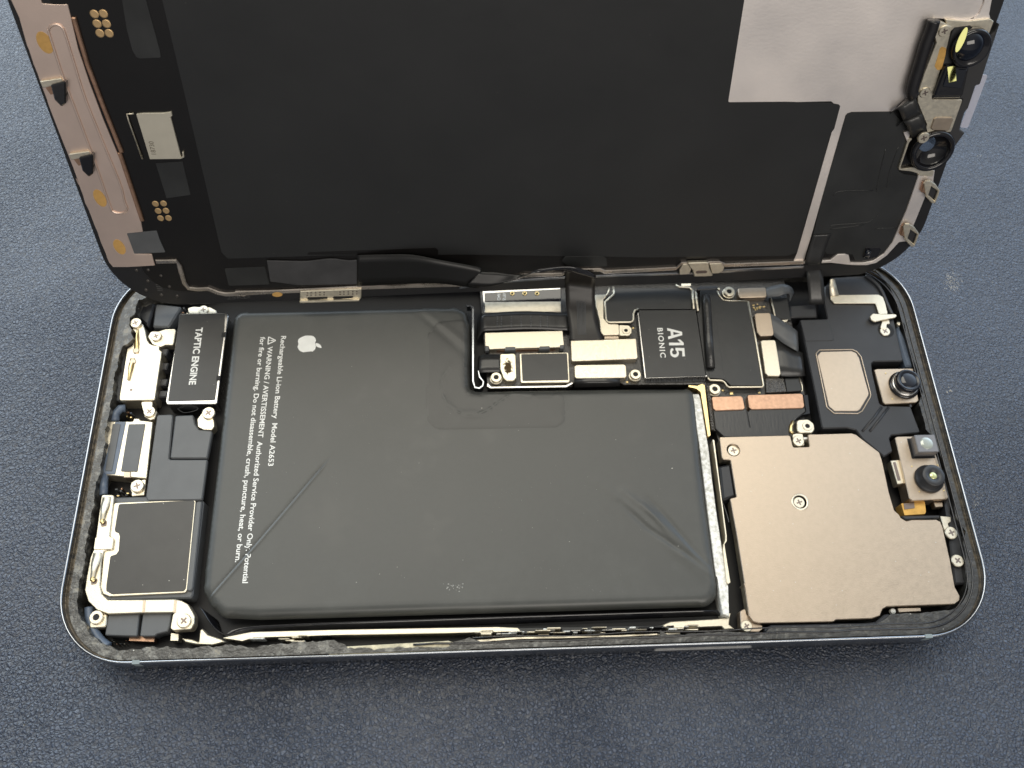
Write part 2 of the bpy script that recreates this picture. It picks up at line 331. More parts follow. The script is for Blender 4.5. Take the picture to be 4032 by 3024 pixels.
def screw(parent, c, ztop, r=1.05, rotz=.6, m=None, posid=None):
    """phillips screw: head and the cross recess"""
    key = 'screw'; m = m or NI2
    if key not in _PR:
        h = lathe('screw', (0,0), [(.3,-1.0),(.98,-.55),(1.0,-.12),(.90,0),(0.40,.0)], m, None, n=28)
        bm = bmesh.new()
        for k in (0, 1):
            w, l = .13, .52; a = (l, w) if k == 0 else (w, l)
            prism_bm([[(-a[0],-a[1]),(a[0],-a[1]),(a[0],a[1]),(-a[0],a[1])]], -.05, .012+.002*k, 0, bm)
        x = obj('cross_recess', bm, RECESS, h); _PR[key] = h; h.name = 'screw'; first = True
        h.parent = parent; o = h
    else: o = copy_tree(_PR[key], parent, (0,0,0))
    o.location = (Vector((c[0], c[1], ztop))-ORG_[parent]+Vector((0,0,-1.0)))*S
    o.scale = (r, r, 1); o.rotation_euler = (0,0,rotz); return o
RECESS = mat('screw_recess', (.22,.18,.16), .45, 1)
def post(parent, c, ztop, r=1.1):
    key = 'post'
    if key not in _PR:
        h = lathe('screw_post', (0,0), [(1.15,-2.6),(1.15,-.75),(1.0,-.7),(1.0,-.08),(.93,0),(.50,0),(.44,-.1),(.44,-.9)], NI2, None, n=28)
        x = lathe('thread_hole', (0,0), [(.43,-.88),(.43,-.07)], DEEP, h, n=20); _PR[key] = h; h.parent = parent; o = h
    else: o = copy_tree(_PR[key], parent, (0,0,0))
    o.location = (Vector((c[0], c[1], ztop-2.6))-ORG_[parent])*S; o.scale = (r, r, 1); return o

def text_mesh(body, bold=0.0, spacing=1.0):
    cu = bpy.data.curves.new('t', 'FONT'); cu.body = body; cu.size = 1; cu.offset = bold; cu.resolution_u = 3; cu.space_character = spacing
    o = bpy.data.objects.new('t', cu); COL.objects.link(o); bpy.context.view_layer.update()
    me = bpy.data.meshes.new_from_object(o.evaluated_get(bpy.context.evaluated_depsgraph_get()))
    vs_ = [v.co.copy() for v in me.vertices]; fs = [tuple(p.vertices) for p in me.polygons]
    bpy.data.objects.remove(o); bpy.data.curves.remove(cu); bpy.data.meshes.remove(me); return vs_, fs
def lettering(name, body, start, end, cap, zf, m, parent, bold=.0, spacing=1.0, flip=1, extra=None, label=None):
    """start/end: baseline ends in the plane; cap: capital height towards the left of the reading direction"""
    vs_, fs = text_mesh(body, bold, spacing); x0 = min(v.x for v in vs_); x1 = max(v.x for v in vs_)
    a = Vector(start); b = Vector(end); L = (b-a).length; u = (b-a)/L; n = Vector((-u.y, u.x))*flip; sy = cap/.729
    bm = bmesh.new(); V = []
    for v in vs_:
        p = a+u*(v.x-x0)/(x1-x0)*L+n*v.y*sy; V.append(bm.verts.new((p.x, p.y, zf(p.x, p.y) if callable(zf) else zf)))
    for f in fs:
        try: bm.faces.new([V[i] for i in f])
        except ValueError: pass
    if extra:
        for poly in extra:
            W = [bm.verts.new((x, y, zf(x, y) if callable(zf) else zf)) for x, y in poly]; bm.faces.new(W)
    me_o = obj(name, bm, m, parent, label=label)
    return me_o

# ================================================================== SETTING
bm = bmesh.new(); bmesh.ops.create_grid(bm, x_segments=2, y_segments=2, size=1500)
for v in bm.verts: v.co += Vector((80, 60, 0))
mat_o = obj('desk_mat', bm, LEATHER); mat_o['kind'] = 'structure'; mat_o['label'] = 'dark navy grained leather desk mat under the opened phone'; mat_o['category'] = 'desk mat'
mat_o.rotation_euler = (0, math.radians(.85), 0); mat_o.location = Vector((80, 60, -1.35))*S
def matz(x, y): return -1.35-(x-80)*math.tan(math.radians(.85))

# ================================================================== PHONE BODY
body = empty('opened_smartphone', (80.4, 39.05, 0), 'opened smartphone body lying on the navy mat with black battery and bare circuitry showing', 'smartphone')
LX, LY, RR = 160.8, 78.1, 13.0
def rrect(i, r=None, n=14, x0=0, y0=0, x1=LX, y1=LY):
    r = (RR-i if r is None else r); r = max(r, .5); o = []
    for cx, cy, a0 in ((x1-i-r, y0+i+r, -90), (x1-i-r, y1-i-r, 0), (x0+i+r, y1-i-r, 90), (x0+i+r, y0+i+r, 180)):
        for k in range(n+1): a = math.radians(a0+90*k/n); o.append((cx+r*math.cos(a), cy+r*math.sin(a)))
    return o
def loft(rings, bm=None, close=False):
    bm = bm or bmesh.new(); R = [[bm.verts.new((x, y, z)) for x, y in l] for l, z in rings]; n = len(R[0])
    for a, b in zip(R, R[1:]):
        for k in range(n): bm.faces.new((a[k], a[(k+1)%n], b[(k+1)%n], b[k]))
    if close: bm.faces.new(R[0])
    return bm
fr = obj('frame', loft([(rrect(1.0),0.0),(rrect(.3),.25),(rrect(.02),.8),(rrect(0),3.5),(rrect(.02),6.5),(rrect(.12),6.85),(rrect(.3),7.0),(rrect(.46),6.92),(rrect(.52),6.6),(rrect(.55),5.6)], close=True), RIM, body, True, 'polished steel outer frame with flat sides')
obj('seal_groove', loft([(rrect(.55),5.9),(rrect(.8),5.85),(rrect(1.15),6.05),(rrect(1.55),5.9),(rrect(1.9),5.6)]), GROOVE, body, True)
# ledge with torn adhesive: uneven inner outline
def ledge_inner():
    base = M(6.0, ('c3', [(770,180),(745,250),(738,290),(695,340),(688,400),(712,440),(718,520),(620,600),(600,660),(575,800),(545,950),(525,1080),(500,1240),(460,1500)]),
        ('c4', [(432,130),(392,300),(360,500),(322,700),(306,850),(290,960),(248,1110),(235,1200),(250,1350),(325,1520),(440,1625)]),
        ('e6', [(600,1190),(850,1188),(1000,1150),(1130,1168),(1500,1162),(1900,1150)]),
        ('d6', [(210,376),(300,385),(440,374),(620,357),(650,352),(730,374),(740,392),(1180,385),(1200,365),(1270,345),(1320,362),(1600,362),(1900,347),(2100,336)]),
        ('d5', [(0,652),(50,682),(430,662),(700,667),(740,628),(1370,610),(1450,612),(1500,577),(1540,545),(1740,535),(1960,512),(2010,482),(2050,410),(2055,380)]),
        ('d3', [(1680,1659),(1650,1500),(1665,1420),(1640,1280),(1655,1170),(1610,1110),(1560,1020),(1550,850),(1480,600),(1400,400),(1330,260)]),
        ('d2', [(1292,1640),(1225,1400),(1255,1290),(1200,1080),(1130,860),(1095,690),(1040,560),(1000,420),(960,330),(880,230),(820,160)]))
    base += [(147,74.6),(140,75.2),(20,75.2),(14,74)]
    o = []; dense = []
    for i in range(len(base)):
        a = Vector(base[i]); b = Vector(base[(i+1)%len(base)]); k = max(1, int((b-a).length/.4))
        for j in range(k): dense.append(a.lerp(b, j/k))
    rs = random.Random(3); N = len(dense); ph = [rs.uniform(0, 6.28) for _ in range(9)]
    for i, p in enumerate(dense):
        t = i/N*2*math.pi; w = sum(math.sin(t*f+ph[k])*a for k, (f, a) in enumerate(((41,.09),(83,.09),(147,.08),(260,.06),(390,.04))))*(1 if p.x < 60 else .4)
        q = (dense[(i+1)%N]-dense[i-1])
        if q.length < 1e-6: continue
        q.normalize(); nn = Vector((-q.y, q.x)); o.append(tuple(p+nn*w))
    return o
LI = ledge_inner()
bm = bmesh.new()
def ring_fill(bm, outer, inner, zo, zi, zb):
    def nv(l, z): return [bm.verts.new((x, y, z)) for x, y in l]
    A = nv(outer, zo); Bv = nv(inner, zi); C = nv(inner, zb); es = []
    for l in (A, Bv):
        for k in range(len(l)): es.append(bm.edges.new((l[k], l[(k+1)%len(l)])))
    bmesh.ops.triangle_fill(bm, use_beauty=True, use_dissolve=False, edges=es)
    for k in range(len(Bv)): j = (k+1)%len(Bv); bm.faces.new((Bv[k], Bv[j], C[j], C[k]))
ring_fill(bm, rrect(0, 11.6, 14, 1.45, .75, LX-1.3, LY-1.0), LI, 6.25, 6.25, 1.2)
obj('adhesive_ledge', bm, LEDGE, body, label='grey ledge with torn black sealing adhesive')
rb_ = [p for p in rrect(0, 11, 14, 2.35, 1.75, LX-2.2, LY-1.9)]
k0 = 0; seq = rb_[:]                                   # starts at the near right corner and runs round
arc = [(60+i*4, 1.75+.12*math.sin(i*1.7)) for i in range(int((LX-2.2-11-60)/4))]+[p for p in rb_[:30]]
obj('gloss_bead', tube_bm([(x, y, 6.27) for x, y in arc], .17, 6), GLS, body, True)  # glossy beads added on the ledge so it shows bright reflection lines
arc2 = [(70+i*4, 2.55+.15*math.sin(i*1.1)) for i in range(int((LX-3-11-70)/4))]+[p for p in rrect(0, 10.4, 14, 3, 2.55, LX-3.1, LY-2.6)[:30]]
obj('gloss_bead', tube_bm([(x, y, 6.26) for x, y in arc2], .12, 6), GLS, body, True)
obj('back_pan', prism_bm([rrect(1.7)], .5, 1.25, 0), DEEP, body)
prism('camera_bump', [(118,4),(156,4),(156,42),(118,42)], -2.2, .3, GLS, body, .3, 7)
# antenna line in near edge and side button on the near wall
def wall_x(c, p, y=0.0):
    d = ray(c, p); t = (y-CAM[1])/d[1]; q = CAM+d*t; return q[0], q[2]
xa, za = wall_x('d6', (2050, 413)); xb, zb = wall_x('d5', (575, 785))
bm = bmesh.new(); prism_bm([rnd([(xa, -.0), (xb, -.0), (xb, 1.7), (xa, 1.7)], .8)], 0, .32, .12, bm)
for v in bm.verts: v.co = Vector((v.co.x, .05-v.co.z, 2.9+v.co.y))
obj('side_button', bm, CHR, body, label='long flat power button on the near edge')
for x in (14, 147):
    bm = bmesh.new(); prism_bm([[(x,-.012),(x+1.2,-.012),(x+1.2,.62),(x,.62)]], 4.8, 7.012, 0, bm); obj('antenna_line', bm, mat('pale_resin', (.20,.24,.25), .45), body)

# ---------------------------------------------------------------- battery
ZB = 5.1
bat2d = M(ZB-.5, ('F', [(505,672),(985,662),(1008,672),(1016,700),(1016,838),(1024,843),(1488,837),(1500,846),(1505,872),(1518,1012),(1527,1091),(1546,1234),(1551,1265),(1549,1292),(1528,1309),(560,1337),(480,1333),(455,1310),(437,1275),(440,1230)]))
bat2d = rnd(bat2d, 2.6, 8)
def seg_d(P, a, b):
    a = np.array(a); b = np.array(b); ab = b-a; t = np.clip(((P-a)@ab)/(ab@ab), 0, 1); return np.linalg.norm(P-(a+t[:, None]*ab), axis=1), t
def path_d(P, pts):
    d = np.full(len(P), 1e9); tt = np.zeros(len(P)); n = len(pts)-1
    for i in range(n):
        x, t = seg_d(P, pts[i], pts[i+1]); k = x < d; d[k] = x[k]; tt[k] = (i+t[k])/n
    return d, tt
BP = np.array(bat2d)
def edge_dist(P): return path_d(P, [tuple(p) for p in BP]+[tuple(BP[0])])[0]
def sm(x, e0, e1): x = np.clip((x-e0)/(e1-e0), 0, 1); return x*x*(3-2*x)
CREASES = [ # path, width, depth (+ is a ridge)
 (B('F', [(448,1292),(560,1165),(640,1072),(720,978)], ZB), .16, -.09, 1.0),
 (B('F', [(450,1296),(562,1169),(642,1076),(722,982)], ZB), .22, .07, 1.0),
 (B('F', [(1345,1060),(1420,1120),(1480,1180),(1545,1245)], ZB), .65, .15, 0),
 (B('F', [(1340,1085),(1400,1140),(1470,1188),(1540,1240)], ZB), .5, -.13, 0),
 (B('F', [(1400,1075),(1450,1130),(1500,1190),(1545,1235)], ZB), .45, -.10, 0),
 (B('F', [(1390,1090),(1440,1150),(1480,1200),(1545,1248)], ZB), .55, .10, 0),
 (B('F', [(1290,1040),(1380,1110),(1460,1190),(1540,1262)], ZB), .9, .08, 0),
 (B('F', [(900,672),(935,700),(975,735),(1016,775)], ZB), .8, -.14, 0),
 (B('F', [(915,670),(950,700),(985,728),(1016,752)], ZB), .8, .12, 0),
 (cat_rom(B('e1', [(650,1045),(585,1130),(560,1220),(590,1340),(660,1440),(780,1495),(900,1490),(1000,1450),(1100,1380),(1240,1300),(1400,1290)], ZB), 5), .32, .10, 0),
 (B('e1', [(830,1180),(700,1300),(580,1290)], ZB), .8, -.05, 0),
 (B('F', [(740,905),(790,880),(830,845)], ZB), 1.6, .035, 0)]
PATCH = rnd(B('e1', [(415,1340),(430,760),(520,640),(820,600),(826,1270),(1420,1300),(1720,1290),(1720,1560),(1650,1620),(520,1640),(430,1560)], ZB), 2)
def inside(P, poly):
    poly = np.array(poly); x, y = P[:, 0], P[:, 1]; c = np.zeros(len(P), bool); j = len(poly)-1
    for i in range(len(poly)):
        xi, yi = poly[i]; xj, yj = poly[j]; k = ((yi > y) != (yj > y)) & (x < (xj-xi)*(y-yi)/(yj-yi+1e-12)+xi); c ^= k; j = i
    return c
def bat_h(P):
    d = edge_dist(P); R = 1.5; z = np.full(len(P), ZB); k = d < R; z[k] = ZB-R+np.sqrt(np.maximum(0, R*R-(R-d[k])**2))
    z += .05*np.sin(P[:, 0]*.11+1)*np.sin(P[:, 1]*.13)
    for pts, w, h, mode in CREASES:
        dd, t = path_d(P, pts); f = np.exp(-(dd/w)**2); env = np.sin(np.pi*np.clip(t, .03, .97))**.5 if mode == 0 else sm(1-t, 0, .15)
        z += h*(1.0 if w < .25 else (1.3 if len(pts) > 4 or pts[0][0] > 90 else .7))*f*env
    dp, _ = path_d(P, PATCH+[PATCH[0]]); ins = inside(P, PATCH); z += np.where(ins, .03*sm(dp, 0, .25), 0)
    return z
def bat_z(x, y): return float(bat_h(np.array([[x, y]]))[0])+.012
def heightfield(outline, hf, step, extra=None):
    o = np.array(outline); lo, hi = o.min(0), o.max(0)
    gx, gy = np.meshgrid(np.arange(lo[0], hi[0], step), np.arange(lo[1], hi[1], step)); G = np.stack([gx.ravel()+.13*step*(np.arange(gx.size)%2), gy.ravel()], 1)
    G = G[inside(G, outline)]; dd, _ = path_d(G, [tuple(p) for p in o]+[tuple(o[0])]); G = G[dd > step*.35]
    rings = [tuple(p) for p in o]
    for ins_ in (.08, .3, .7): 
        rr = np.array(inset(ccw(outline), ins_)); rings += [tuple(p) for p in rr]
    n0 = len(o); G2 = G
    if extra is not None: G2 = np.concatenate([G, extra[inside(extra, outline)]])
    pts = rings+[tuple(p) for p in G2]
    v, e, f, *_ = delaunay_2d_cdt([Vector(p) for p in pts], [(i, (i+1)%n0) for i in range(n0)], [], 1, 1e-5)
    P = np.array([tuple(p) for p in v]); z = hf(P); return P, z, f
o_ = np.array(bat2d)
# finer points along creases
ex = []
for pts, w, h, mode in CREASES:
    for i in range(len(pts)-1):
        a, b = np.array(pts[i]), np.array(pts[i+1]); L = np.linalg.norm(b-a); n = np.array([-(b-a)[1], (b-a)[0]])/L
        for t in np.arange(0, L, .4):
            for s_ in (-2,-1.2,-.6,0,.6,1.2,2): ex.append(a+(b-a)*t/L+n*s_*w)
P, z, f = heightfield(bat2d, bat_h, .62, np.array(ex))
bm = bmesh.new(); V = [bm.verts.new((p[0], p[1], zz)) for p, zz in zip(P, z)]
for t in f:
    try: bm.faces.new([V[i] for i in t])
    except ValueError: pass
bd = ccw(bat2d); T = [bm.verts.new((x, y, 3.62)) for x, y in bd]; U = [bm.verts.new((x, y, 1.3)) for x, y in inset(bd, .5)]
for k in range(len(bd)): j = (k+1)%len(bd); bm.faces.new((T[k], T[j], U[j], U[k]))
bmesh.ops.remove_doubles(bm, verts=bm.verts, dist=.02)
battery = obj('battery', bm, BATT, body, True, 'black L-shaped battery pouch with white warning print')
Zt = bat_z
def line2(c1_, p1, c2_, p2): return B1(c1_, p1, ZB), B1(c2_, p2, ZB)
def fixx(a, b, x=None): return a, b
bm = bmesh.new(); PO = inset(ccw(PATCH), .02)
Pp, zp, fp = heightfield(PATCH, bat_h, .8); kp = inside(Pp, BP) & (edge_dist(Pp) > .35); Vp = [bm.verts.new((p[0], p[1], q+.012)) for p, q in zip(Pp, zp)]
for t in fp:
    if all(kp[i] for i in t):
        try: bm.faces.new([Vp[i] for i in t])
        except ValueError: pass
for v in [v for v in bm.verts if not v.link_faces]: bm.verts.remove(v)
obj('adhesive_patch', bm, mat('patch_film', (.037,.038,.036), .38, 0, var=.06, vs_=3, bump=.006, bs=2), battery, True)
a, b = line2('e4', (1020,407), 'c3', (1893,1627)); lettering('lettering', 'Rechargeable Li-ion Battery  Model A2653', a, b, 1.0, Zt, WHT, battery, .016)
a, b = line2('e4', (845,545), 'c4', (1668,1097)); 
tri = B('e4', [(842,512),(848,520),(862,520),(958,475),(962,464),(958,454),(870,412),(855,412),(848,420)], ZB)
a2, b2 = a, b
vs0 = lettering('lettering', 'WARNING / AVERTISSEMENT  Authorized Service Provider Only. Potential', a2, b2, 1.0, Zt, WHT, battery, .016)
a, b = line2('e4', (748,420), 'c4', (1605,915)); lettering('lettering', 'for fire or burning. Do not disassemble, crush, puncture, heat, or burn.', a, b, 1.0, Zt, WHT, battery, .016)
# warning triangle with exclamation mark
t0 = rnd(B('e4', [(838,525),(962,465),(848,408)], ZB), .22, 5); bm = bmesh.new(); es = []
for l in (t0, inset(ccw(t0), .2)):
    l = ccw(l); vv = [bm.verts.new((x, y, Zt(x, y))) for x, y in l]; es += [bm.edges.new((vv[k], vv[(k+1)%len(vv)])) for k in range(len(vv))]
bmesh.ops.triangle_fill(bm, use_beauty=True, use_dissolve=False, edges=es)
for q in ([(880,472),(880,460),(922,461),(922,470)], [(862,472),(862,460),(870,460),(870,472)]):
    bm.faces.new([bm.verts.new((x, y, Zt(x, y))) for x, y in ccw(B('e4', q, ZB))])
obj('warning_triangle', bm, WHT, battery)
ap = cat_rom(B('e4', [(1380,402),(1430,408),(1460,430),(1473,465),(1463,500),(1471,540),(1462,578),(1440,602),(1422,612),(1400,592),(1370,586),(1340,598),(1322,618),(1300,618),(1262,600),(1240,570),(1233,545),(1244,515),(1239,480),(1245,450),(1280,425),(1330,405)], ZB), 3, True)
lf = cat_rom(B('e4', [(1470,506),(1488,501),(1520,515),(1538,535),(1546,563),(1520,560),(1490,550),(1474,532)], ZB), 3, True)
bm = bmesh.new()
for l in (ap, lf): bm.faces.new([bm.verts.new((x, y, Zt(x, y)+.01)) for x, y in ccw(l)])
bmesh.ops.triangulate(bm, faces=bm.faces[:]); obj('fruit_emblem', bm, WHT, battery, label='white bitten apple emblem')
# scuff and dust on battery
bm = bmesh.new(); rs = random.Random(5)
def speck(bm, x, y, z, r):
    n = rs.randint(5, 7); a0 = rs.uniform(0, 6); pts = [(x+r*rs.uniform(.5,1.2)*math.cos(a0+6.283*k/n), y+r*rs.uniform(.5,1.2)*math.sin(a0+6.283*k/n)) for k in range(n)]
    vv = [bm.verts.new((p[0], p[1], z)) for p in pts]; t = bm.verts.new((x, y, z+r*.7))
    for k in range(n): bm.faces.new((vv[k], vv[(k+1)%n], t))
for x, y, r in ((1041,882,.16),(760,792,.10),(1452,1012,.14),(858,1225,.09),(1000,1210,.07),(1230,1170,.08),(1150,1140,.07),(820,1240,.07),(690,1140,.07),(770,1258,.09),(1560-20,1155,.08),(1465,1180,.08),(1330,950,.07),(905,1000,.06),(1120,930,.06),(1180,1270,.06)):
    p = B1('F', (x, y), ZB); speck(bm, p[0], p[1], bat_z(*p), r)
for k in range(60):
    p = B1('F', (rs.uniform(500,1480), rs.uniform(880,1290)), ZB); speck(bm, p[0], p[1], bat_z(*p), rs.uniform(.025,.05))
dst = obj('dust', bm, mat('pale_dust', (.5,.5,.45), .8), None); dst['kind'] = 'stuff'; dst['label'] = 'pale dust specks lying on the black battery'; dst['category'] = 'dust'
SCUFF = mat('chalky_scuff', (.30,.30,.28), .7, 0, var=.5, vs_=.4)
bm = bmesh.new()
for k in range(34):
    p = B1('F', (rs.gauss(985, 14), rs.gauss(1266, 4)), ZB); speck(bm, p[0], p[1], bat_z(*p)-.0, rs.uniform(.05,.16))
obj('scuff', bm, SCUFF, battery)
for cx, cy, sx, sy, n_, a_ in ((800,880,38,10,26,-.75),(1095,1070,20,18,26,.5),(720,1035,10,8,10,0),(1170,1230,26,6,12,.1),(1300,1270,30,6,10,0)):
    bm = bmesh.new()
    for k in range(n_):
        u, v = rs.gauss(0, sx), rs.gauss(0, sy); p = B1('F', (cx+u*math.cos(a_)-v*math.sin(a_), cy+u*math.sin(a_)+v*math.cos(a_)), ZB); speck(bm, p[0], p[1], bat_z(*p)-.01, rs.uniform(.02,.045))
    obj('dust_smear', bm, SCUFF, battery)

for poly in ([(1500,1660-395),(1660,1600-395)],): pass
# chrome tray rail right of the battery, white foam strip, black pull-tab foil
prism('foam_strip', M(4.6, ('e2', [(95,190),(190,190),(215,260)]), ('d4', [(770,0),(800,170),(835,480),(890,900),(945,1250),(1005,1659)]), ('d5', [(455,350),(462,560),(420,540),(400,440),(372,260)]), ('d4', [(895,1600),(870,1480),(790,850),(745,480),(700,120),(680,0)])), 1.3, 4.6, FOAM, body, .1, .1, label='rough white foam strip beside the battery')
prism('tray_rail', M(5.2, ('d4', [(845,85),(865,90),(895,330),(945,720),(1000,1130),(1000,1190),(975,1225),(985,1290),(1040,1640),(1020,1655),(1000,1640),(960,1280),(965,1225),(985,1180),(985,1130),(930,700),(880,330)])), 2.5, 5.2, NI2, body, .03, .05)
prism('gold_edge', M(4.9, ('e2', [(240,40),(275,60),(300,260),(362,790),(322,812),(262,440),(215,160),(150,110),(40,85),(40,60),(170,70)])), 3.2, 4.9, GOLD, body, .03, .1)
prism('tray_wall', M(5.0, ('e1', [(800,470),(840,468),(868,500),(866,1180),(880,1238),(915,1245),(945,1225),(950,1190),(915,1150),(905,1090),(912,1085),(925,1140),(962,1190),(955,1232),(920,1258),(875,1250),(852,1190),(850,510),(830,485),(800,485)])), 3.0, 5.0, RIM, body, .02, .1)
obj('battery_foil', ribbon_bm([W3('F', (430,1310), 4.2), W3('F', (480,1368), 3.4), W3('F', (560,1352), 3.4), W3('F', (1000,1335), 3.6), W3('F', (1550,1318), 3.9)], [W3('F', (470,1340), 1.5), W3('F', (500,1385), 1.9), W3('F', (600,1368), 1.9), W3('F', (1000,1352), 2.0), W3('F', (1560,1330), 2.4)], .1), GLS, body, True)
# shiny mid-frame rail along the near edge
bm = prism_bm([rnd(M(3.4, ('d6', [(185,345),(320,318),(700,308),(1390,296),(1480,300),(1500,318),(1180,325),(720,333),(330,345),(280,360),(230,352)])), .3)], 1.3, 3.4, .1)
obj('mid_rail', bm, NI2, body)
prism('mid_rail', M(4.6, ('d6', [(15,345),(60,350),(90,362),(95,310),(105,303),(130,330),(190,350),(205,362),(150,375),(80,372),(30,362)])), 2.0, 4.4, NI2, body, .15, .1)
prism('mid_rail', M(5.4, ('d6', [(735,385),(1180,360),(1290,398),(1100,405),(665,425),(655,412),(730,402)])), 3, 6.05, mat('tan_residue', (.55,.50,.36), .6, .3, var=.3, vs_=1.2, bump=.1), body, .05, .2, label='bare metal patch where the seal tore away')
prism('mid_rail', B('d6', [(1290,352),(1480,338),(1900,331),(2190,318),(2190,329),(1900,342),(1480,351),(1300,364)], 3.4), 1.3, 3.2, NI2, body, .1, .1)
prism('rail_film', B('d6', [(1480,300),(2080,290),(2190,280),(2190,300),(2080,318),(1480,328)], 2.6), 1.3, 2.6, FILM, body, .1, .1)
prism('mid_rail', B('d5', [(10,615),(70,590),(330,575),(455,565),(470,520),(462,610),(500,640),(430,645),(410,625),(40,640)], 3.6), 1.3, 3.6, NI2, body, .15, .1)
rs = random.Random(12)
for k in range(64):                           # jumble of small clips along the rail
    u = rs.uniform(1290, 2230) if k > 8 else rs.uniform(300, 640); v = 352-(u-300)*.030+rs.uniform(-12, 10); L = rs.uniform(18, 70); h = rs.uniform(3, 8)
    prism('spring_clip', B('d6', [(u,v),(u+L,v-1),(u+L,v+h),(u,v+h)], 4.6), 1.6, rs.uniform(3.6, 5.4), rs.choice((NI2, NI2, CHR, FOAM, GLS)), body, .08, .1)

# ---------------------------------------------------------------- left end
Z = 5.2
hm = prism('haptic_motor', B('c3', [(1118,296),(1532,290),(1545,320),(1448,1085),(1010,1090),(1000,1060),(1100,470)], Z), 1.3, Z, CHR, body, .12, .5, label='black topped vibration motor with white lettering')
hp = prism('top_label', B('c3', [(1122,306),(1518,298),(1510,470),(1430,1052),(1020,1062)], Z+.06), Z, Z+.06, FILM, hm, .02, .3)
a, b = B1('c3', (1268,422), Z), B1('c3', (1204,920), Z); lettering('lettering', 'TAPTIC ENGINE', a, b, 1.33, Z+.075, WHT, hm, .03)
for y0, x0 in ((480,1510), (858,1465)):
    prism('side_clip', B('c3', [(x0-20,y0-20),(x0+14,y0-20),(x0+8,y0+22),(x0-26,y0+22)], Z+.1), Z-1, Z+.1, DEEP, hm, .03, .05)
br = prism('mounting_bracket', B('c3', [(845,500),(872,452),(940,452),(1000,432),(1090,430),(1066,572),(990,570),(950,588),(885,566)], 4.9), 3.0, 4.9, NI2, body, .1, .5); screw(body, B1('c3', (918,497), 5.2), 5.35, 1.02, .5)
prism('mounting_bracket', B('c3', [(1190,250),(1240,236),(1390,242),(1440,270),(1446,292),(1200,294)], 4.2), 3.0, 4.2, NI2, body, .1, .4); screw(body, B1('c3', (1330,268), 4.4), 4.6, 1.0, .2)
sp = prism('port_shield', M(Z, ('c3', [(702,420),(745,430),(795,375),(822,450),(838,530),(860,560),(885,572),(945,580),(945,612),(968,632),(938,830),(905,1050),(600,1055),(596,1030),(665,602),(712,572),(738,470)])), 1.4, Z, NI2, body, .12, .35, label='cream nickel shield with gold spring contacts')
screw(body, B1('c3', (740,380), 5.6), 5.75, 1.1, .45)
def spring(c, p0, p1, w, zb=Z, m=GOLD, nm='spring_contact', par=None):
    a = Vector(B1(c, p0, zb)); b = Vector(B1(c, p1, zb)); u = (b-a); n = Vector((-u.y, u.x)).normalized(); A, Bp = [], []
    for t, h, ww in ((0,.08,1),(.18,.09,1),(.4,.30,.9),(.62,.42,.62),(.85,.28,.5),(1,.14,.45)):
        q = a+u*t; A.append(Vector((*(q+n*w*ww/2), zb+h))); Bp.append(Vector((*(q-n*w*ww/2), zb+h)))
    return obj(nm, ribbon_bm(A, Bp, .1, 2, 4), m, par or body, True)
spring('c3', (745,645), (758,440), .95); spring('c3', (715,690), (680,880), .95)
for p in ((745,622), (715,718)): lathe('spring_pad', B1('c3', p, Z), [(.62,Z-.1),(.62,Z+.1),(.5,Z+.16)], NI, body)
lathe('sound_hole', B1('c3', (700,962), Z), [(.27,Z-.2),(.27,Z+.02)], RECESS, body)
prism('shield_tab', B('c3', [(782,1062),(888,1060),(882,1115),(925,1150),(905,1212),(860,1224),(815,1195)], 4.7), 2, 4.7, NI2, body, .1, .4); screw(body, B1('c3', (860,1152), 5.0), 5.15, 1.1, .8)
prism('port_gasket', M(4.2, ('c3', [(572,655),(655,620),(600,1050),(555,1050)])), 1.3, 4.2, GREY, body, .2, .3)
# charging port
cp = prism('charging_port', M(4.8, ('c3', [(512,1236),(715,1238),(722,1212),(772,1212),(775,1228),(888,1240)]), ('c4', [(835,185),(650,170),(440,150),(436,100)])), 1.4, 4.8, NI2, body, .12, .3, label='charging port housing with two grey strips')
prism('port_strip', M(4.9, ('c3', [(560,1240),(655,1240)]), ('c4', [(560,150),(440,145)])), 4.7, 4.9, BLUE, cp, .05, .2)
prism('port_strip', M(5.0, ('c3', [(538,1258),(608,1258)]), ('c4', [(532,122),(474,118)])), 4.8, 5.0, GREY, cp, .05, .25)
prism('port_strip', M(4.95, ('c3', [(678,1260),(822,1258)]), ('c4', [(752,125),(610,122)])), 4.7, 4.95, GREY, cp, .05, .15)
tube('port_seal', [(*B1('c3', p, 4.4), 4.4-.2*i) for i, p in enumerate([(560,1235),(560,1170),(600,1118),(640,1112)])], .8, BLUE, body)
tube('port_seal', [(*B1('c4', p, 4.3), 4.3) for p in [(468,150),(462,250),(460,330)]], .75, BLUE, body)
tube('port_seal', cat_rom([(*B1('e6', p, 3.8), 3.8) for p in [(170,640),(180,800),(240,960),(330,1080),(420,1150)]], 5), .8, BLUE, body)
prism('clip_block', B('c4', [(640,125),(695,125),(695,178),(632,178)], 5.0), 3, 5.0, NI, body, .1, .1)
prism('screw_tab', B('c4', [(690,280),(700,215),(830,190),(815,330),(700,340),(705,310)], 4.4), 2, 4.4, NI2, body, .1, .3); screw(body, B1('c4', (752,250), 5.0), 5.1, 1.2, .3)
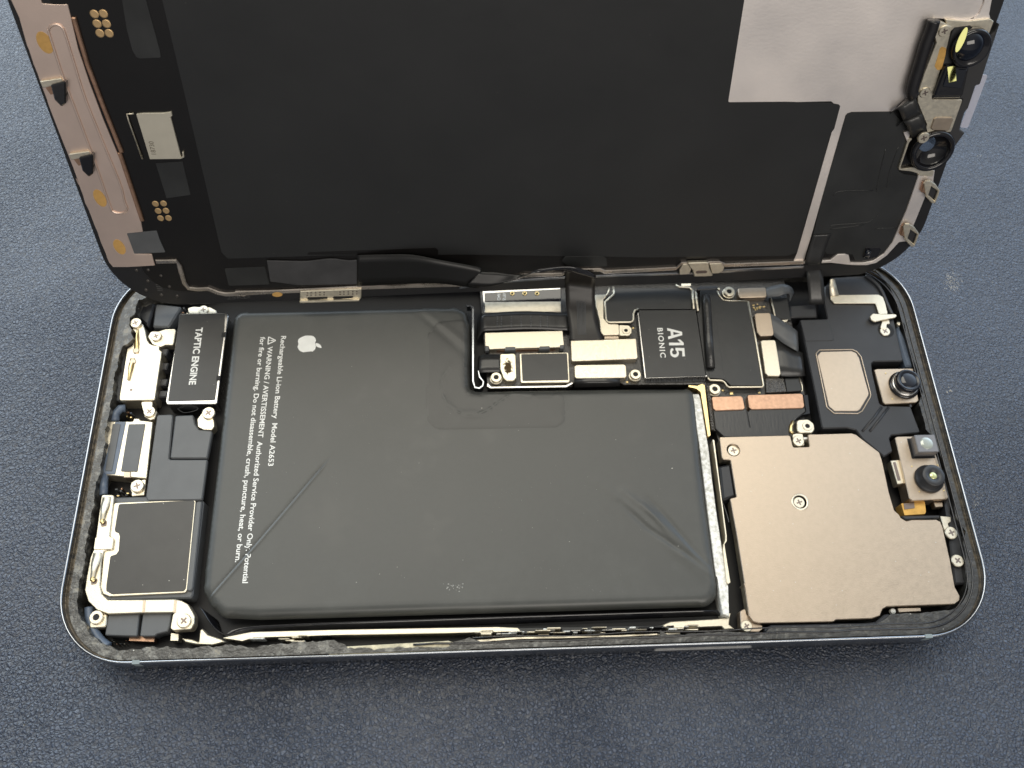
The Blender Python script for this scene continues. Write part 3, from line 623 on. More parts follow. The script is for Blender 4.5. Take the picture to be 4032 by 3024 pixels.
# small surface parts in the dark gaps
rs = random.Random(9)
for c, u0, u1, v0, v1, n in (('c4',545,665,215,330,7), ('e6',360,640,1040,1130,9), ('c3',620,700,1130,1200,5), ('c3',1080,1180,240,290,5)):
    for k in range(n):
        u, v = rs.uniform(u0, u1), rs.uniform(v0, v1); w, h = rs.uniform(10,24), rs.uniform(8,16)
        prism('chip_component', B(c, [(u,v),(u+w,v),(u+w,v+h),(u,v+h)], 3.0), 1.3, rs.uniform(2.4,3.2), rs.choice((GOLD, NI2, BLUE, GREY, CU)), body, .05, 0)
# grey plastic covers and loudspeaker
prism('speaker_housing', M(4.5, ('c4', [(545,350),(830,340),(1335,375),(1240,1190),(1225,1228),(480,1252),(430,1200),(420,1100)])), 1.3, 4.5, GREY, body, .25, .6)
prism('grey_cover', M(5.3, ('c3', [(925,1178),(1058,1175),(1064,1200),(1030,1568),(1362,1568)]), ('c4', [(1362,40),(1318,372),(845,380),(826,345)])), 4.5, 5.3, GREY, body, .2, .5, label='smooth grey plastic cover above the loudspeaker')
prism('grey_cover', M(5.4, ('c3', [(1084,1186),(1240,1180),(1256,1260),(1290,1308),(1406,1320),(1362,1558),(1038,1558)])), 4.4, 5.4, GREY, body, .2, .4)
prism('grey_rib', M(5.0, ('c4', [(1265,380),(1318,380),(1238,1140),(1222,1168),(1190,1165),(1178,1140)])), 4.4, 5.0, GREY, body, .2, .5)
prism('screw_tab', B('c3', [(1275,1220),(1310,1170),(1380,1120),(1420,1230),(1425,1280),(1400,1312),(1330,1310),(1280,1285)], 5.1), 3, 5.1, NI2, body, .1, .4); screw(body, B1('c3', (1375,1165), 5.4), 5.6, 1.22, .7)
sk = prism('loudspeaker', M(5.0, ('c4', [(552,398),(1250,368),(1262,385),(1186,1160),(1165,1180),(510,1212),(455,1190),(434,1130),(462,840),(505,720)])), 3.0, 5.0, NI2, body, .08, .4, label='loudspeaker with brown black film and cream metal rim')
prism('speaker_film', M(5.07, ('c4', [(592,408),(1243,376),(1252,388),(1176,1145),(1158,1168),(532,1194),(482,1165),(484,1110),(518,862),(570,845),(590,815),(600,690),(590,660),(562,652),(556,632)])), 5.0, 5.07, SPK, sk, .03, .35)
prism('film_seam', M(5.09, ('c4', [(835,400),(842,400),(730,1165),(727,1165)])), 5.0, 5.078, SPK, sk, 0, 0)
ab = prism('antenna_bracket', M(5.35, ('c4', [(442,325),(552,330),(545,400),(512,690),(548,702),(536,798),(522,808),(466,812),(440,900),(428,1110),(445,1190),(500,1244),(795,1243),(1082,1238),(1140,1250),(1195,1280),(1238,1350),(1252,1385),(1248,1450),(1222,1498),(1062,1510),(1040,1490),(1062,1370),(1080,1352),(795,1355),(500,1366),(400,1330),(325,1255),(296,1160),(312,1040),(345,870),(380,790)])), 3.2, 5.35, NI2, body, .12, .45, label='curved cream antenna bracket round the loudspeaker')
for u0 in (812, 1082): prism('bracket_fold', B('c4', [(u0-8,1245),(u0+14,1245),(u0+6,1354),(u0-16,1354)], 5.4), 5.2, 5.42, NI, ab, .03, 0)
spring('c4', (490,350), (448,570), 1.5, 5.35, NI2, 'spring_contact'); spring('c4', (410,835), (362,1080), 1.5, 5.35, NI2, 'spring_contact')
for p in ((450,560), (368,1065)): lathe('spring_tip', B1('c4', p, 5.6), [(.3,5.5),(.45,5.75),(.2,5.95)], GOLD, body)
prism('bracket_pad', B('c4', [(388,695),(548,700),(536,800),(372,805)], 5.5), 5.3, 5.5, NI2, body, .06, .3)
prism('contact_slot', B('c4', [(470,545),(490,560),(485,600),(440,608),(432,580)], 5.4), 5.2, 5.38, RECESS, body, 0, .2)
prism('contact_slot', B('c4', [(390,1050),(408,1070),(395,1105),(350,1112),(348,1085)], 5.4), 5.2, 5.38, RECESS, body, 0, .2)
prism('nut_plate', M(4.7, ('c4', [(350,1345),(490,1368),(480,1480),(335,1492)])), 2.8, 4.7, NI2, body, .15, .5); post(body, B1('c4', (398,1395), 5), 5.2, 1.15)
screw(body, B1('c4', (1160,1425), 5.6), 5.75, 1.2, .9)
prism('grey_cover', B('c4', [(500,1372),(772,1362),(750,1560),(470,1552)], 4.4), 1.6, 4.4, GREY, body, .15, .3)
prism('grey_cover', B('c4', [(802,1358),(1055,1356),(1035,1470),(1018,1518),(925,1540),(900,1560),(775,1560)], 4.4), 1.6, 4.4, GREY, body, .15, .3)
prism('copper_tab', B('c4', [(680,1560),(905,1555),(900,1610),(680,1600)], 3.0), 1.5, 3.0, CU, body, .05, .1)
prism('cream_tab', B('c4', [(1045,1530),(1115,1540),(1110,1600),(1040,1600)], 3.6), 1.5, 3.6, NI2, body, .05, .1)
# dark glossy flex and seal at the far left corner
prism('camera_cable', M(4.0, ('e3', [(880,390),(1310,440),(1100,780),(830,775)])), 1.4, 4.0, GREY, body, .3, .5)
prism('black_housing', M(3.6, ('e3', [(620,320),(880,380),(760,780),(700,720),(570,600)])), 1.4, 3.6, BLK, body, .4, .6)
obj('cable_loop', ribbon_bm([W3('c3', p, 3.2) for p in [(1085,1110),(1160,1160),(1265,1140),(1285,1110),(1255,1090),(1150,1100)]], [W3('c3', p, 1.6) for p in [(1085,1110),(1160,1160),(1265,1140),(1285,1110),(1255,1090),(1150,1100)]], .12), GREY, body, True)
for v in (600, 720, 860, 960): prism('black_clip', B('c3', [(960-v*.02,v),(1040-v*.02,v),(1020-v*.02,v+60),(945-v*.02,v+60)], 4.0), 1.4, 4.0+.3*math.sin(v), BLK, body, .2, .3)

# ---------------------------------------------------------------- logic board
prism('logic_board', [B1('s', p, 3.4) for p in [(1885,1080),(1919,1521),(2250,1523),(2262,1505),(2440,1505),(2455,1514),(2768,1514),(2778,1545),(2840,1780),(3165,1790),(3170,1560),(3085,1090)]], 1.4, 3.4, BOARD, body, .05, .2, label='black glossy logic board')
prism('board_edge', B('c5', [(330,1400),(370,1445),(1180,1430),(1255,1395),(1260,1412),(1190,1450),(360,1462),(322,1440)], 3.9), 2.6, 3.9, CHR, body, .05, .1)
# dark reader block
sr = prism('card_reader', B('c5', [(272,395),(1125,355),(1132,520),(1135,640),(295,650)], 3.9), 1.5, 3.9, CHR, body, .08, .2, label='card reader with black glossy top and cream edge')
prism('reader_top', B('c5', [(298,425),(1128,380),(1130,512),(300,520)], 4.0), 3.8, 4.0, GLS, sr, .05, .1)
prism('reader_edge', B('c5', [(300,522),(1128,516),(1130,628),(306,640)], 4.05), 3.6, 4.05, NI2, sr, .05, .1)
for u in (600, 735, 870): 
    c = B1('c5', (u,428), 4.1); obj('gold_ring', lathe_bm(c, [(.48,3.9),(.5,4.1),(.42,4.16),(.26,4.1),(.22,4.0)], 24), GOLD, sr, True)
a, b = B1('c5', (497,424), 4.1), B1('c5', (497,503), 4.1); lettering('lettering', '4971B', a, b, .62, 4.02, WHT, sr)
a, b = B1('c5', (440,426), 4.1), B1('c5', (440,503), 4.1); lettering('lettering', '3BAC2', a, b, .62, 4.02, WHT, sr)
# flex arch with rows of dots
def archz(x): return 4.5+.35*math.sin(math.pi*x)
A_ = [W3('c5', (270+945*t, 652-28*math.sin(math.pi*min(1,t*1.1))*.8-12*t), archz(t)) for t in np.linspace(0, 1, 9)]
B_ = [W3('c5', (280+935*t, 845-22*math.sin(math.pi*t)-8*t), archz(t)) for t in np.linspace(0, 1, 9)]
A_ = [Vector((A_[0].x-.9, A_[0].y-.2, 2.6))]+A_+[Vector((A_[-1].x+.4, A_[-1].y, 2.6))]; B_ = [Vector((B_[0].x-1.2, B_[0].y-1, 2.6))]+B_+[Vector((B_[-1].x+.4, B_[-1].y, 2.6))]
fx = obj('flex_cable', ribbon_bm(A_, B_, .14, 4, 5), FLEX, body, True, 'black flex strap with rows of raised dots')
bm = bmesh.new()
for u in (437, 482, 590, 697, 803, 908, 982):
    for k, v in enumerate((690, 715, 742, 770, 795)):
        t = (u-275)/940; x, y = B1('c5', (u, v-6*math.sin(math.pi*t)), archz(t)); lathe_bm((x, y), [(.17, archz(t)-.05), (.15, archz(t)+.12), (.06, archz(t)+.18)], 8, bm)
obj('raised_dots', bm, GREY, fx, True)
cc = prism('connector_cover', B('c5', [(300,858),(560,850),(1148,835),(1165,990),(1130,1012),(1010,1015),(1005,1030),(900,1035),(885,1018),(640,1025),(630,1045),(525,1045),(515,1028),(350,1035),(340,1005),(304,1000)], 4.7), 3.0, 4.7, NI2, body, .08, .1, label='wide cream connector cover with two black clips')
prism('copper_edge', B('c5', [(345,1030),(1125,1010),(1125,1030),(350,1052)], 4.0), 2.6, 4.0, CU, body, .02, 0)
for u in (577, 950): prism('latch', B('c5', [(u-50,1010-.02*(u-577)),(u+55,1008-.02*(u-577)),(u+60,1045-.03*(u-577)),(u-60,1048-.03*(u-577))], 4.85), 3.4, 4.85, GREY, cc, .1, .1)
for u in (325, 1140): prism('latch', B('c5', [(u-20,1005-.02*(u-325)),(u+22,1003-.02*(u-325)),(u+22,1050-.03*(u-325)),(u-20,1052-.03*(u-325))], 4.85), 3.4, 4.85, GREY, cc, .1, .1)
# battery connector
A_ = [W3('c5', p, zz) for p, zz in (((470,1095),4.6),((320,1095),4.7),((245,1112),4.4),((228,1150),3.0))]; B_ = [W3('c5', p, zz) for p, zz in (((475,1292),4.6),((320,1290),4.7),((242,1296),4.4),((228,1310),3.0))]
obj('battery_lead', ribbon_bm(A_, B_, .2, 3, 5), FLEX, body, True)
prism('battery_connector', B('c5', [(466,1088),(615,1082),(638,1100),(646,1345),(618,1378),(530,1378),(505,1350),(482,1290),(467,1250)], 4.9), 3.2, 4.9, OXID, body, .12, .4, label='nickel battery connector plate with brown burn corrosion')
post(body, B1('c5', (425,1340), 5.0), 5.0, 1.05)
ch = prism('small_chip_shield', B('c5', [(680,1085),(1200,1073),(1210,1080),(1224,1385),(1210,1396),(705,1402),(692,1395)], 4.5), 2.6, 4.5, NI2, body, .05, .3, label='small black chip shield with cream rim')
prism('shield_film', B('c5', [(697,1090),(1196,1080),(1212,1372),(712,1382)], 4.56), 4.5, 4.56, FILM, ch, .02, .2)
prism('display_connector_cover', B('c5', [(1236,940),(1940,920),(1950,928),(1966,1128),(1955,1140),(1256,1166),(1244,1158)], 4.8), 3.0, 4.8, NI2, body, .1, .2, label='wide cream display connector cover')
prism('connector_cover', B('c5', [(1275,1225),(1300,1208),(1815,1200),(1838,1218),(1846,1325),(1835,1345),(1300,1352),(1280,1340)], 4.8), 3.0, 4.8, NI2, body, .1, .4)
obj('flex_cable', ribbon_bm([W3('c5', (1275,1345), 4.4), W3('c5', (1275,1400), 4.3), W3('c5', (1275,1455), 3.0)], [W3('c5', (1775,1340), 4.4), W3('c5', (1772,1400), 4.3), W3('c5', (1770,1440), 3.0)], .15), FLEX, body, True)
post(body, B1('c5', (1943,1308), 5.0), 5.0, 1.05)
prism('cream_bracket', B('c5', [(1502,440),(1640,440),(1594,490),(1596,700),(1650,762),(1760,765),(1765,878),(1590,882),(1562,850),(1552,730),(1512,570)], 4.7), 3.2, 4.7, NI2, body, .08, .25)
prism('nut_plate', B('c5', [(1762,770),(1870,776),(1902,810),(1900,860),(1875,885),(1764,886)], 4.9), 3.2, 4.9, NI2, body, .1, .4); post(body, B1('c5', (1838,833), 5.0), 5.05, .8)
prism('data_strip', B('c5', [(1604,898),(1758,896),(1758,922),(1604,924)], 4.3), 3.4, 4.3, NI, body, .03, 0)
# processor area
def border(c, pts, zz, r=.22, nm='shield_rim', par=None): return tube(nm, [(*B1(c, p, zz), zz) for p in pts], r, NI2, par or body)
ps = prism('board_film', M(4.6, ('c5', [(1712,380),(1715,440),(1616,528),(1628,715),(1650,735),(1900,730),(1918,650),(1972,612)]), ('c6', [(320,600),(900,596),(880,375),(60,372)])), 2.8, 4.6, FILM, body, .05, .2, label='black film over the board shield beside the processor')
border('c5', [(1700,360),(1708,430),(1700,445),(1612,522),(1610,540),(1622,715),(1632,735),(1655,745),(1885,742),(1908,735),(1918,715),(1920,650),(1935,615),(1972,600)], 4.75)
tube('shield_rim', [(*B1('c5', p, 4.5), 4.5) for p in [(1660,370),(1650,400),(1640,430),(1590,490)]], .2, NI2, body)
pc = prism('processor_cover', B('c6', [(318,612),(940,606),(1048,1328),(394,1346)], 4.85), 3.0, 4.85, FILM, body, .06, .15, label='black processor cover printed A15 BIONIC in white')
prism('cover_edge', B('c6', [(306,640),(316,640),(396,1345),(386,1352)], 4.9), 3.2, 4.9, CHR, body, .01, 0)
prism('cover_edge', B('c6', [(386,1338),(1060,1322),(1060,1332),(386,1352)], 4.75), 3.2, 4.75, CHR, body, .01, 0)
a, b = B1('c6', (640,806), 4.9), B1('c6', (668,1128), 4.9)
def vtext(nm, s, c, ptop, pbot, cap, zz, m, par, bold, sp_=1): a = B1(c, ptop, zz); b = B1(c, pbot, zz); return lettering(nm, s, a, b, cap, zz+.01, m, par, bold, sp_)
def poly_print(nm, loops, c, zz, m, par):
    bm = bmesh.new()
    for L in loops:
        es = []
        for l in L:
            l = ccw(B(c, l, zz)); vv = [bm.verts.new((x, y, zz)) for x, y in l]; es += [bm.edges.new((vv[k], vv[(k+1)%len(vv)])) for k in range(len(vv))]
        bmesh.ops.triangle_fill(bm, use_beauty=True, use_dissolve=False, edges=es)
    return obj(nm, bm, m, par)
poly_print('lettering', [
  [[(627,806),(789,847),(793,884),(640,929),(637,899),(670,890),(664,841),(630,834)], [(692,848),(697,883),(765,866),(764,864)]],
  [[(648,965),(648,995),(809,993),(807,966),(768,930),(738,932),(772,966)]],
  [[(822,1114),(793,1116),(790,1055),(746,1052),(755,1072),(755,1093),(746,1112),(728,1124),(706,1126),(684,1118),(668,1102),(660,1080),(660,1058),(666,1038),(678,1024),(692,1030),(698,1048),(684,1056),(681,1074),(688,1088),(704,1095),(722,1092),(732,1081),(733,1066),(726,1052),(718,1046),(718,1022),(814,1024)]]],
  'c6', 4.865, WHT, pc)
vtext('lettering', 'BIONIC', 'c6', (520,806), (556,1128), 1.12, 4.86, WHT, pc, .022, 1.25)
bm = bmesh.new(); rs = random.Random(4)
for u in range(400, 1040, 17):
    x = u; prism_bm([B('c6', [(x,1362-.03*(u-400)),(x+rs.uniform(7,13),1362-.03*(u-400)),(x+12,1392-.02*(u-400)),(x+2,1392-.02*(u-400))], 3.9)], 3.3, 3.6+rs.uniform(0,.3), .04, bm)
for v in range(660, 1330, 18):
    x = 286+(v-660)*.105; prism_bm([B('c6', [(x,v),(x+14,v),(x+15,v+9),(x+1,v+9)], 3.9)], 3.3, 3.65, .04, bm)
obj('chip_row', bm, GREY, body, label='row of tiny components beside the processor')
mf = prism('modem_cover', M(4.7, ('c6', [(990,395),(1160,385),(1185,440),(1240,508),(1500,515),(1515,560),(1668,1425),(1650,1432),(1320,1430),(1275,1385),(1235,1362),(1085,1350),(1050,1325),(945,600),(985,590)])), 2.8, 4.7, FILM, body, .05, .2, label='second black shield film right of the processor')
border('c6', [(1510,520),(1590,930),(1674,1430),(1668,1445),(1650,1448),(1300,1450),(1280,1440),(1250,1395),(1225,1380),(1200,1376),(1095,1374),(1078,1362),(1070,1335)], 4.7)
prism('film_tape', B('c6', [(985,395),(1112,388),(1252,1360),(1090,1345)], 4.78), 4.7, 4.78, FILM, mf, .02, .1)
border('c6', [(1175,400),(1195,450),(1235,500),(1290,508),(1500,512)], 4.75, .12)
tube('rubber_roll', [(*B1('c6', p, 5.3), 5.3) for p in [(1048,452),(1060,560),(1078,900),(1102,1240)]], .88, mat('crinkled_rubber', (.022,.022,.022), .30, 0, bump=.08, bs=1.6, spec=.6), body, flat=.8, label='black rubber roll lying across the shield film')
for p0, p1 in (((903,400),(915,600)), ((938,415),(962,622))): tube('cream_clip', [(*B1('c6', p, 5.1), 5.1) for p in (p0, p1)], .26, NI2, body)
tube('cream_clip', [(*B1('c6', p, 4.8), 4.8) for p in [(720,335),(760,360),(870,365),(905,400)]], .22, NI2, body)
prism('cream_clip', B('c6', [(780,322),(890,320),(885,345),(785,348)], 5.0), 4, 5.0, NI2, body, .05, .1)
prism('board_bar', B('c6', [(990,345),(1170,340),(1180,380),(935,392)], 4.9), 3, 4.9, BLK, body, .15, .3)
post(body, B1('c6', (1305,405), 5.1), 5.1, 1.12)
lathe('solder_dot', B1('c6', (1190,378), 4.4), [(.3,4.0),(.28,4.4),(.1,4.5)], NI2, body); 
for c, p in (('c5',(1918,803)), ('c5',(1853,1393)), ('e2',(545,132)), ('e2',(1072,168))): lathe('solder_dot', B1(c, p, 3.6), [(.26,3.3),(.24,3.55),(.1,3.6)], GOLD, body)
prism('gold_pad', B('e2', [(640,155),(690,155),(690,198),(640,198)], 3.6), 3.3, 3.6, GOLD, body, .03, 0)
bm = bmesh.new(); rs = random.Random(8)
for k in range(16):
    u, v = rs.uniform(1555,1690), rs.uniform(530,600); q = B('c6', [(u,v),(u+rs.uniform(8,20),v+2),(u+12,v+rs.uniform(8,14)),(u-2,v+9)], 3.6); prism_bm([q], 3.3, 3.5+.01*k, .02, bm)
obj('gold_pads', bm, GOLD, body)
def connector(c, plate, zz, m, name='cable_connector', r=.4, label=None): return prism(name, B(c, plate, zz), 3.2, zz, m, body, .1, r, label=label)
connector('c6', [(1398,372),(1690,362),(1705,372),(1712,460),(1700,468),(1425,476),(1408,465)], 4.7, NI)
connector('c6', [(1578,660),(1600,644),(1735,640),(1755,655),(1790,865),(1778,888),(1640,893),(1605,850)], 4.9, NI, label='rounded champagne connector on a slanted grey cable')
connector('c6', [(1645,950),(1665,938),(1790,935),(1810,950),(1866,1305),(1850,1328),(1725,1325),(1695,1295)], 4.9, NI2)
def sheet(name, c, A, Bp, zs, m=FLEX, th=.14, par=None, sg=5): return obj(name, ribbon_bm([W3(c, p, q) for p, q in zip(A, zs)], [W3(c, p, q) for p, q in zip(Bp, zs)], th, 3, sg), m, par or body, True)
sheet('flex_cable', 'c6', [(1700,372),(1800,345),(1900,330),(1975,360),(2010,420)], [(1712,468),(1830,462),(1900,440),(1960,440),(1960,520)], (4.7,5.4,5.8,5.0,3.6), GREY)
sheet('flex_cable', 'c6', [(1745,642),(1850,705),(1960,780),(2035,835),(2050,860)], [(1785,888),(1860,950),(1930,995),(2040,1058),(2060,1070)], (4.75,5.1,5.3,5.0,3.2), GREY)
sheet('flex_cable', 'c6', [(1800,940),(1870,945),(1950,1010),(2085,1070),(2100,1080)], [(1862,1330),(1930,1334),(2000,1334),(2112,1330),(2130,1328)], (4.7,4.8,4.8,4.6,3.4), FLEX)
prism('small_chip', B('c6', [(1905,1345),(2060,1340),(2100,1488),(1930,1502)], 4.2), 3, 4.2, FILM, body, .1, .25); border('c6', [(2065,1345),(2098,1440),(2100,1488),(2085,1495)], 4.3, .14)
prism('chip_shield', B('c6', [(1745,485),(1930,478),(1980,720),(1800,700)], 4.0), 3, 4.0, FILM, body, .05, .2); border('c6', [(1755,480),(1785,600),(1800,690)], 4.2, .2)
prism('crinkled_foam', B('c6', [(1695,1352),(1895,1345),(1930,1500),(1705,1512)], 4.1), 3, 4.1, SPRK, body, .1, .1)
prism('crinkled_foam', B('e2', [(300,60),(345,70),(400,420),(440,720),(370,700),(318,260)], 4.0), 3, 4.0, SPRK, body, .1, .1)
prism('cream_clip', B('c6', [(1870,718),(1950,714),(1925,740),(1885,738)], 4.8), 4, 4.8, NI2, body, .05, .1)
post(body, B1('c6', (1148,1468), 4.7), 4.7, 1.1)
connector('e2', [(376,245),(395,228),(795,215),(830,238),(860,385),(845,414),(435,430),(400,405)], 4.8, CU, label='left copper coloured camera connector')
connector('e2', [(893,215),(915,200),(1670,180),(1702,198),(1724,365),(1708,392),(960,412),(918,385)], 4.8, CU, label='right longer copper coloured camera connector')
prism('camera_flex', B('e2', [(398,405),(870,395),(905,455),(935,400),(1725,375),(1745,440),(1625,535),(1500,680),(1510,815),(560,815),(430,690)], 4.5), 3.3, 4.5, FLEX, body, .12, .3, label='dark camera flex running under the large shield')
prism('flex_gap', B('e2', [(880,440),(900,440),(945,680),(925,670)], 4.53), 4.4, 4.53, DEEP, body, 0, 0)
prism('flex_cable', B('e2', [(1700,200),(1780,190),(1815,480),(1660,510),(1610,540),(1740,440)], 4.3), 3, 4.3, GLS, body, .15, .3)
prism('nut_plate', B('e2', [(1610,565),(1780,555),(1860,620),(1872,700),(1840,755),(1615,750)], 5.0), 3, 5.0, NI2, body, .12, .8); post(body, B1('e2', (1770,650), 5.2), 5.12, .95)
tube('brass_spring', [(*B1('e2', p, 4.6), 4.6) for p in [(1560,590),(1525,660),(1520,740),(1560,760)]], .35, GOLD, body)

# ---------------------------------------------------------------- camera shield
ZS = 5.8
sh_out = M(ZS, ('e2', [(487,812),(1490,787),(1520,800),(1560,962),(1797,955),(1772,772)]), ('d3', [(300,258),(600,250),(640,262),(860,430),(885,500),(950,800),(1000,970),(1045,1010),(1060,1040),(1110,1070),(1160,1058),(1390,1055),(1430,1075),(1452,1130),(1520,1430)]), ('d5', [(1975,360),(2008,420),(2005,450),(1975,474),(1520,490),(1490,508),(1472,552),(1420,570),(1180,578),(1160,592),(660,602),(620,590),(595,555),(560,330)]), ('d4', [(1195,1659),(1105,1100),(1035,725),(1105,708),(1040,307),(960,302),(945,280)]))
hole = circ(B1('e2', (692,1002), ZS), 1.18)
sh = prism('camera_shield', sh_out, ZS-.5, ZS, NI, body, .12, .35, holes=[hole], label='large champagne metal shield plate with one central screw')
bm = bmesh.new(); so = inset(ccw(rnd(sh_out, .35)), .15); loft([(so, ZS-.5), (so, 3.0)], bm); obj('shield_wall', bm, NI2, sh)
lathe('recess_ring', B1('d3', (118,893), ZS), [(1.62,ZS-.1),(1.60,ZS+.02),(1.45,ZS+.05),(1.30,ZS+.03),(1.25,ZS-.0)], NI2, body, True); screw(body, B1('d3', (110,898), ZS), ZS+.14, 1.05, .3)
screw(body, B1('e2', (690,1018), ZS-.8), ZS-.5, 1.12, .2)
lathe('hole_backing', B1('e2', (692,1002), ZS), [(1.3,3.2),(1.3,4.0)], DEEP, body)
prism('screw_tab', B('e2', [(1548,775),(1600,760),(1700,765),(1730,940),(1570,945)], ZS-.7), 3, ZS-.7, NI2, body, .1, .4); screw(body, B1('e2', (1640,868), ZS-.3), ZS-.35, 1.1, .4)
prism('white_pin', B('e2', [(1712,815),(1775,815),(1775,840),(1712,845)], ZS-.6), 3.5, ZS-.6, FOAM, body, .05, 0)
prism('foam_pad', B('d4', [(918,375),(1040,352),(1095,700),(960,748)], ZS-.3), 2, ZS-.3, BLK, body, .35, .3, label='soft black foam pad at the shield edge')
tube('thin_wire', cat_rom([(*B1('d4', p, 4.0), 4.0) for p in [(955,765),(985,850),(1015,950),(1022,985)]], 4), .09, GREY, body)
prism('corner_tab', B('d5', [(535,520),(570,500),(580,545),(600,570),(625,600),(680,612),(690,640),(660,662),(560,660),(540,620)], 4.9), 2.5, 4.9, NI, body, .1, .4); screw(body, B1('d5', (577,622), 5.2), 5.35, 1.0, .5)
prism('corner_tab', B('d5', [(1590,500),(1745,498),(1748,522),(1600,530)], 5.1), 2.5, 5.1, NI, body, .08, .1)
lathe('solder_dot', B1('d5', (1562,520), 4.9), [(.5,4.2),(.45,4.8),(.2,4.95)], FOAM, body)
prism('seal_lip', B('d5', [(700,640),(740,615),(1370,602),(1440,595),(1500,545),(1540,540),(1520,580),(1450,620),(1380,625),(740,650),(700,665)], 5.4), 3, 5.6, BLK, body, .2, .3)

# ---------------------------------------------------------------- right end
ZP = 5.5
pl = prism('sensor_carrier', M(ZP, ('d2', [(118,612),(375,604),(345,460),(350,300),(460,225),(720,235),(830,320),(920,430),(985,560),(1030,760),(1084,1000),(812,1004),(788,1022),(796,1100),(862,1395),(900,1415),(1155,1420)]), ('d3', [(1150,-10),(1245,245),(975,268),(955,300),(985,420),(905,470),(700,300),(640,220),(560,200),(335,206),(322,190),(230,-270)])), 1.6, ZP, BLK, body, .2, .4, label='black plastic carrier holding the front cameras')
prism('carrier_step', B('d2', [(122,618),(384,612),(436,790),(424,808),(168,812)], ZP+.12), ZP-.1, ZP+.12, BLK, pl, .08, .2)
fpo = B('d2', [(268,930),(300,895),(605,890),(650,910),(690,960),(780,1310),(775,1335),(700,1465),(660,1488),(435,1485),(370,1430)], ZP+.1); obj('gold_trim', tube_bm([(*p, ZP+.02) for p in rnd(fpo, .5)], .13, closed=True), NI, pl, True)
prism('receiver_plate', B('d2', [(280,950),(312,912),(600,905),(645,925),(672,975),(762,1300),(755,1325),(680,1450),(655,1465),(440,1465),(388,1422)], ZP+.12), ZP-.1, ZP+.12, NI, body, .08, .5, label='champagne metal plate with a clipped corner set in black plastic')
prism('antenna_arm', B('d2', [(400,380),(480,382),(850,378),(892,400),(915,460),(938,560),(855,562),(822,460),(440,460),(405,425)], ZP+.5), ZP+.15, ZP+.5, NI2, body, .06, .3, label='bent cream antenna arm near the hinge corner')
obj('antenna_post', ribbon_bm([W3('d2', (398,395), ZP+.5), W3('d2', (392,320), ZP+1.6), W3('d2', (398,235), ZP+2.2)], [W3('d2', (480,385), ZP+.5), W3('d2', (458,310), ZP+1.6), W3('d2', (440,232), ZP+2.2)], .3, 2), NI2, body, True)
prism('antenna_clip', B('d2', [(772,582),(800,554),(880,562),(1010,560),(1025,575),(1010,592),(880,618),(820,632),(780,612)], ZP+.9), ZP+.5, ZP+.9, NI2, body, .08, .4)
prism('antenna_clip', B('d2', [(890,612),(950,612),(958,650),(930,655),(925,700),(868,690),(880,650)], ZP+.4), ZP, ZP+.4, NI2, body, .06, .2)
lathe('screw_well', B1('d2', (920,712), ZP), [(1.65,ZP-.1),(1.65,ZP+.03),(1.3,ZP+.04)], DEEP, body); screw(body, B1('d2', (912,722), ZP+.2), ZP+.3, 1.05, .9)
for pts in ([(880,1430),(800,1540),(700,1655)], [(945,1432),(860,1545),(770,1655)]): tube('carrier_rib', [(*B1('d2', p, ZP), ZP-.02) for p in pts], .28, BLK, pl, flat=.7)
# infrared camera
ic = prism('front_camera', B('d2', [(812,1080),(835,1072),(1175,1066),(1228,1370),(1205,1385),(915,1400),(895,1385)], ZP+.25), 2.5, ZP+.25, NI, body, .12, .2, label='square front camera with tall glossy blue black lens barrel')
c = B1('d2', (1085,1228), ZP+.2)
obj('lens_ring', lathe_bm(c, [(2.95,ZP+.2),(2.95,ZP+.5),(2.8,ZP+.7),(2.5,ZP+.75),(2.35,ZP+.8),(2.35,ZP+2.0)], 40), GLS, ic, True)
obj('lens_collar', lathe_bm(c, [(2.62,ZP+.72),(2.62,ZP+1.0),(2.42,ZP+1.15)], 40), CHR, ic, True)
obj('lens_barrel', lathe_bm(c, [(2.36,ZP+.9),(2.36,ZP+2.5),(2.2,ZP+2.7),(1.9,ZP+2.72),(1.7,ZP+2.55)], 40), mat('barrel_black', (.006,.008,.014), .20, 0, spec=.5), ic, True)
obj('lens_glass', lathe_bm(c, [(1.72,ZP+2.5),(1.4,ZP+2.62),(.7,ZP+2.7),(.02,ZP+2.72)], 32), GLASS, ic, True)
for p in ((920,1112), (982,1352)): lathe('weld_dot', B1('d2', p, ZP+.3), [(.16,ZP+.2),(.14,ZP+.31),(.02,ZP+.33)], GOLD, ic)
# dot projector module
pj = prism('face_camera', B('d3', [(1005,290),(1030,280),(1300,276),(1330,300),(1400,480),(1510,850),(1490,866),(1170,880),(1140,860)], ZP+.25), 2.5, ZP+.25, NI, body, .12, .25, label='oblong camera module with square emitter and round black lens')
bx = B('d3', [(1150,300),(1330,282),(1372,430),(1195,470)], ZP+1.2)
q0 = B('d3', [(1140,305),(1330,290),(1368,455),(1180,485)], ZP+.3); q0c = (sum(p[0] for p in q0)/4, sum(p[1] for p in q0)/4)
sq = [(q0c[0]+dx, q0c[1]+dy) for dx, dy in ((-1.95,-1.75),(1.95,-1.75),(1.95,1.75),(-1.95,1.75))]
prism('emitter_shadow_patch', [(q0c[0]+dx-.1, q0c[1]+dy-.1) for dx, dy in ((-2.3,-2.1),(2.2,-2.1),(2.2,2.0),(-2.3,2.0))], ZP+.2, ZP+.28, DEEP, pj, 0, .1)  # flat black patch, shade round the emitter put in as colour
prism('emitter_block', sq, ZP+.2, ZP+2.4, mat('emitter_steel', (.20,.20,.21), .38, .4), pj, .12, .1)
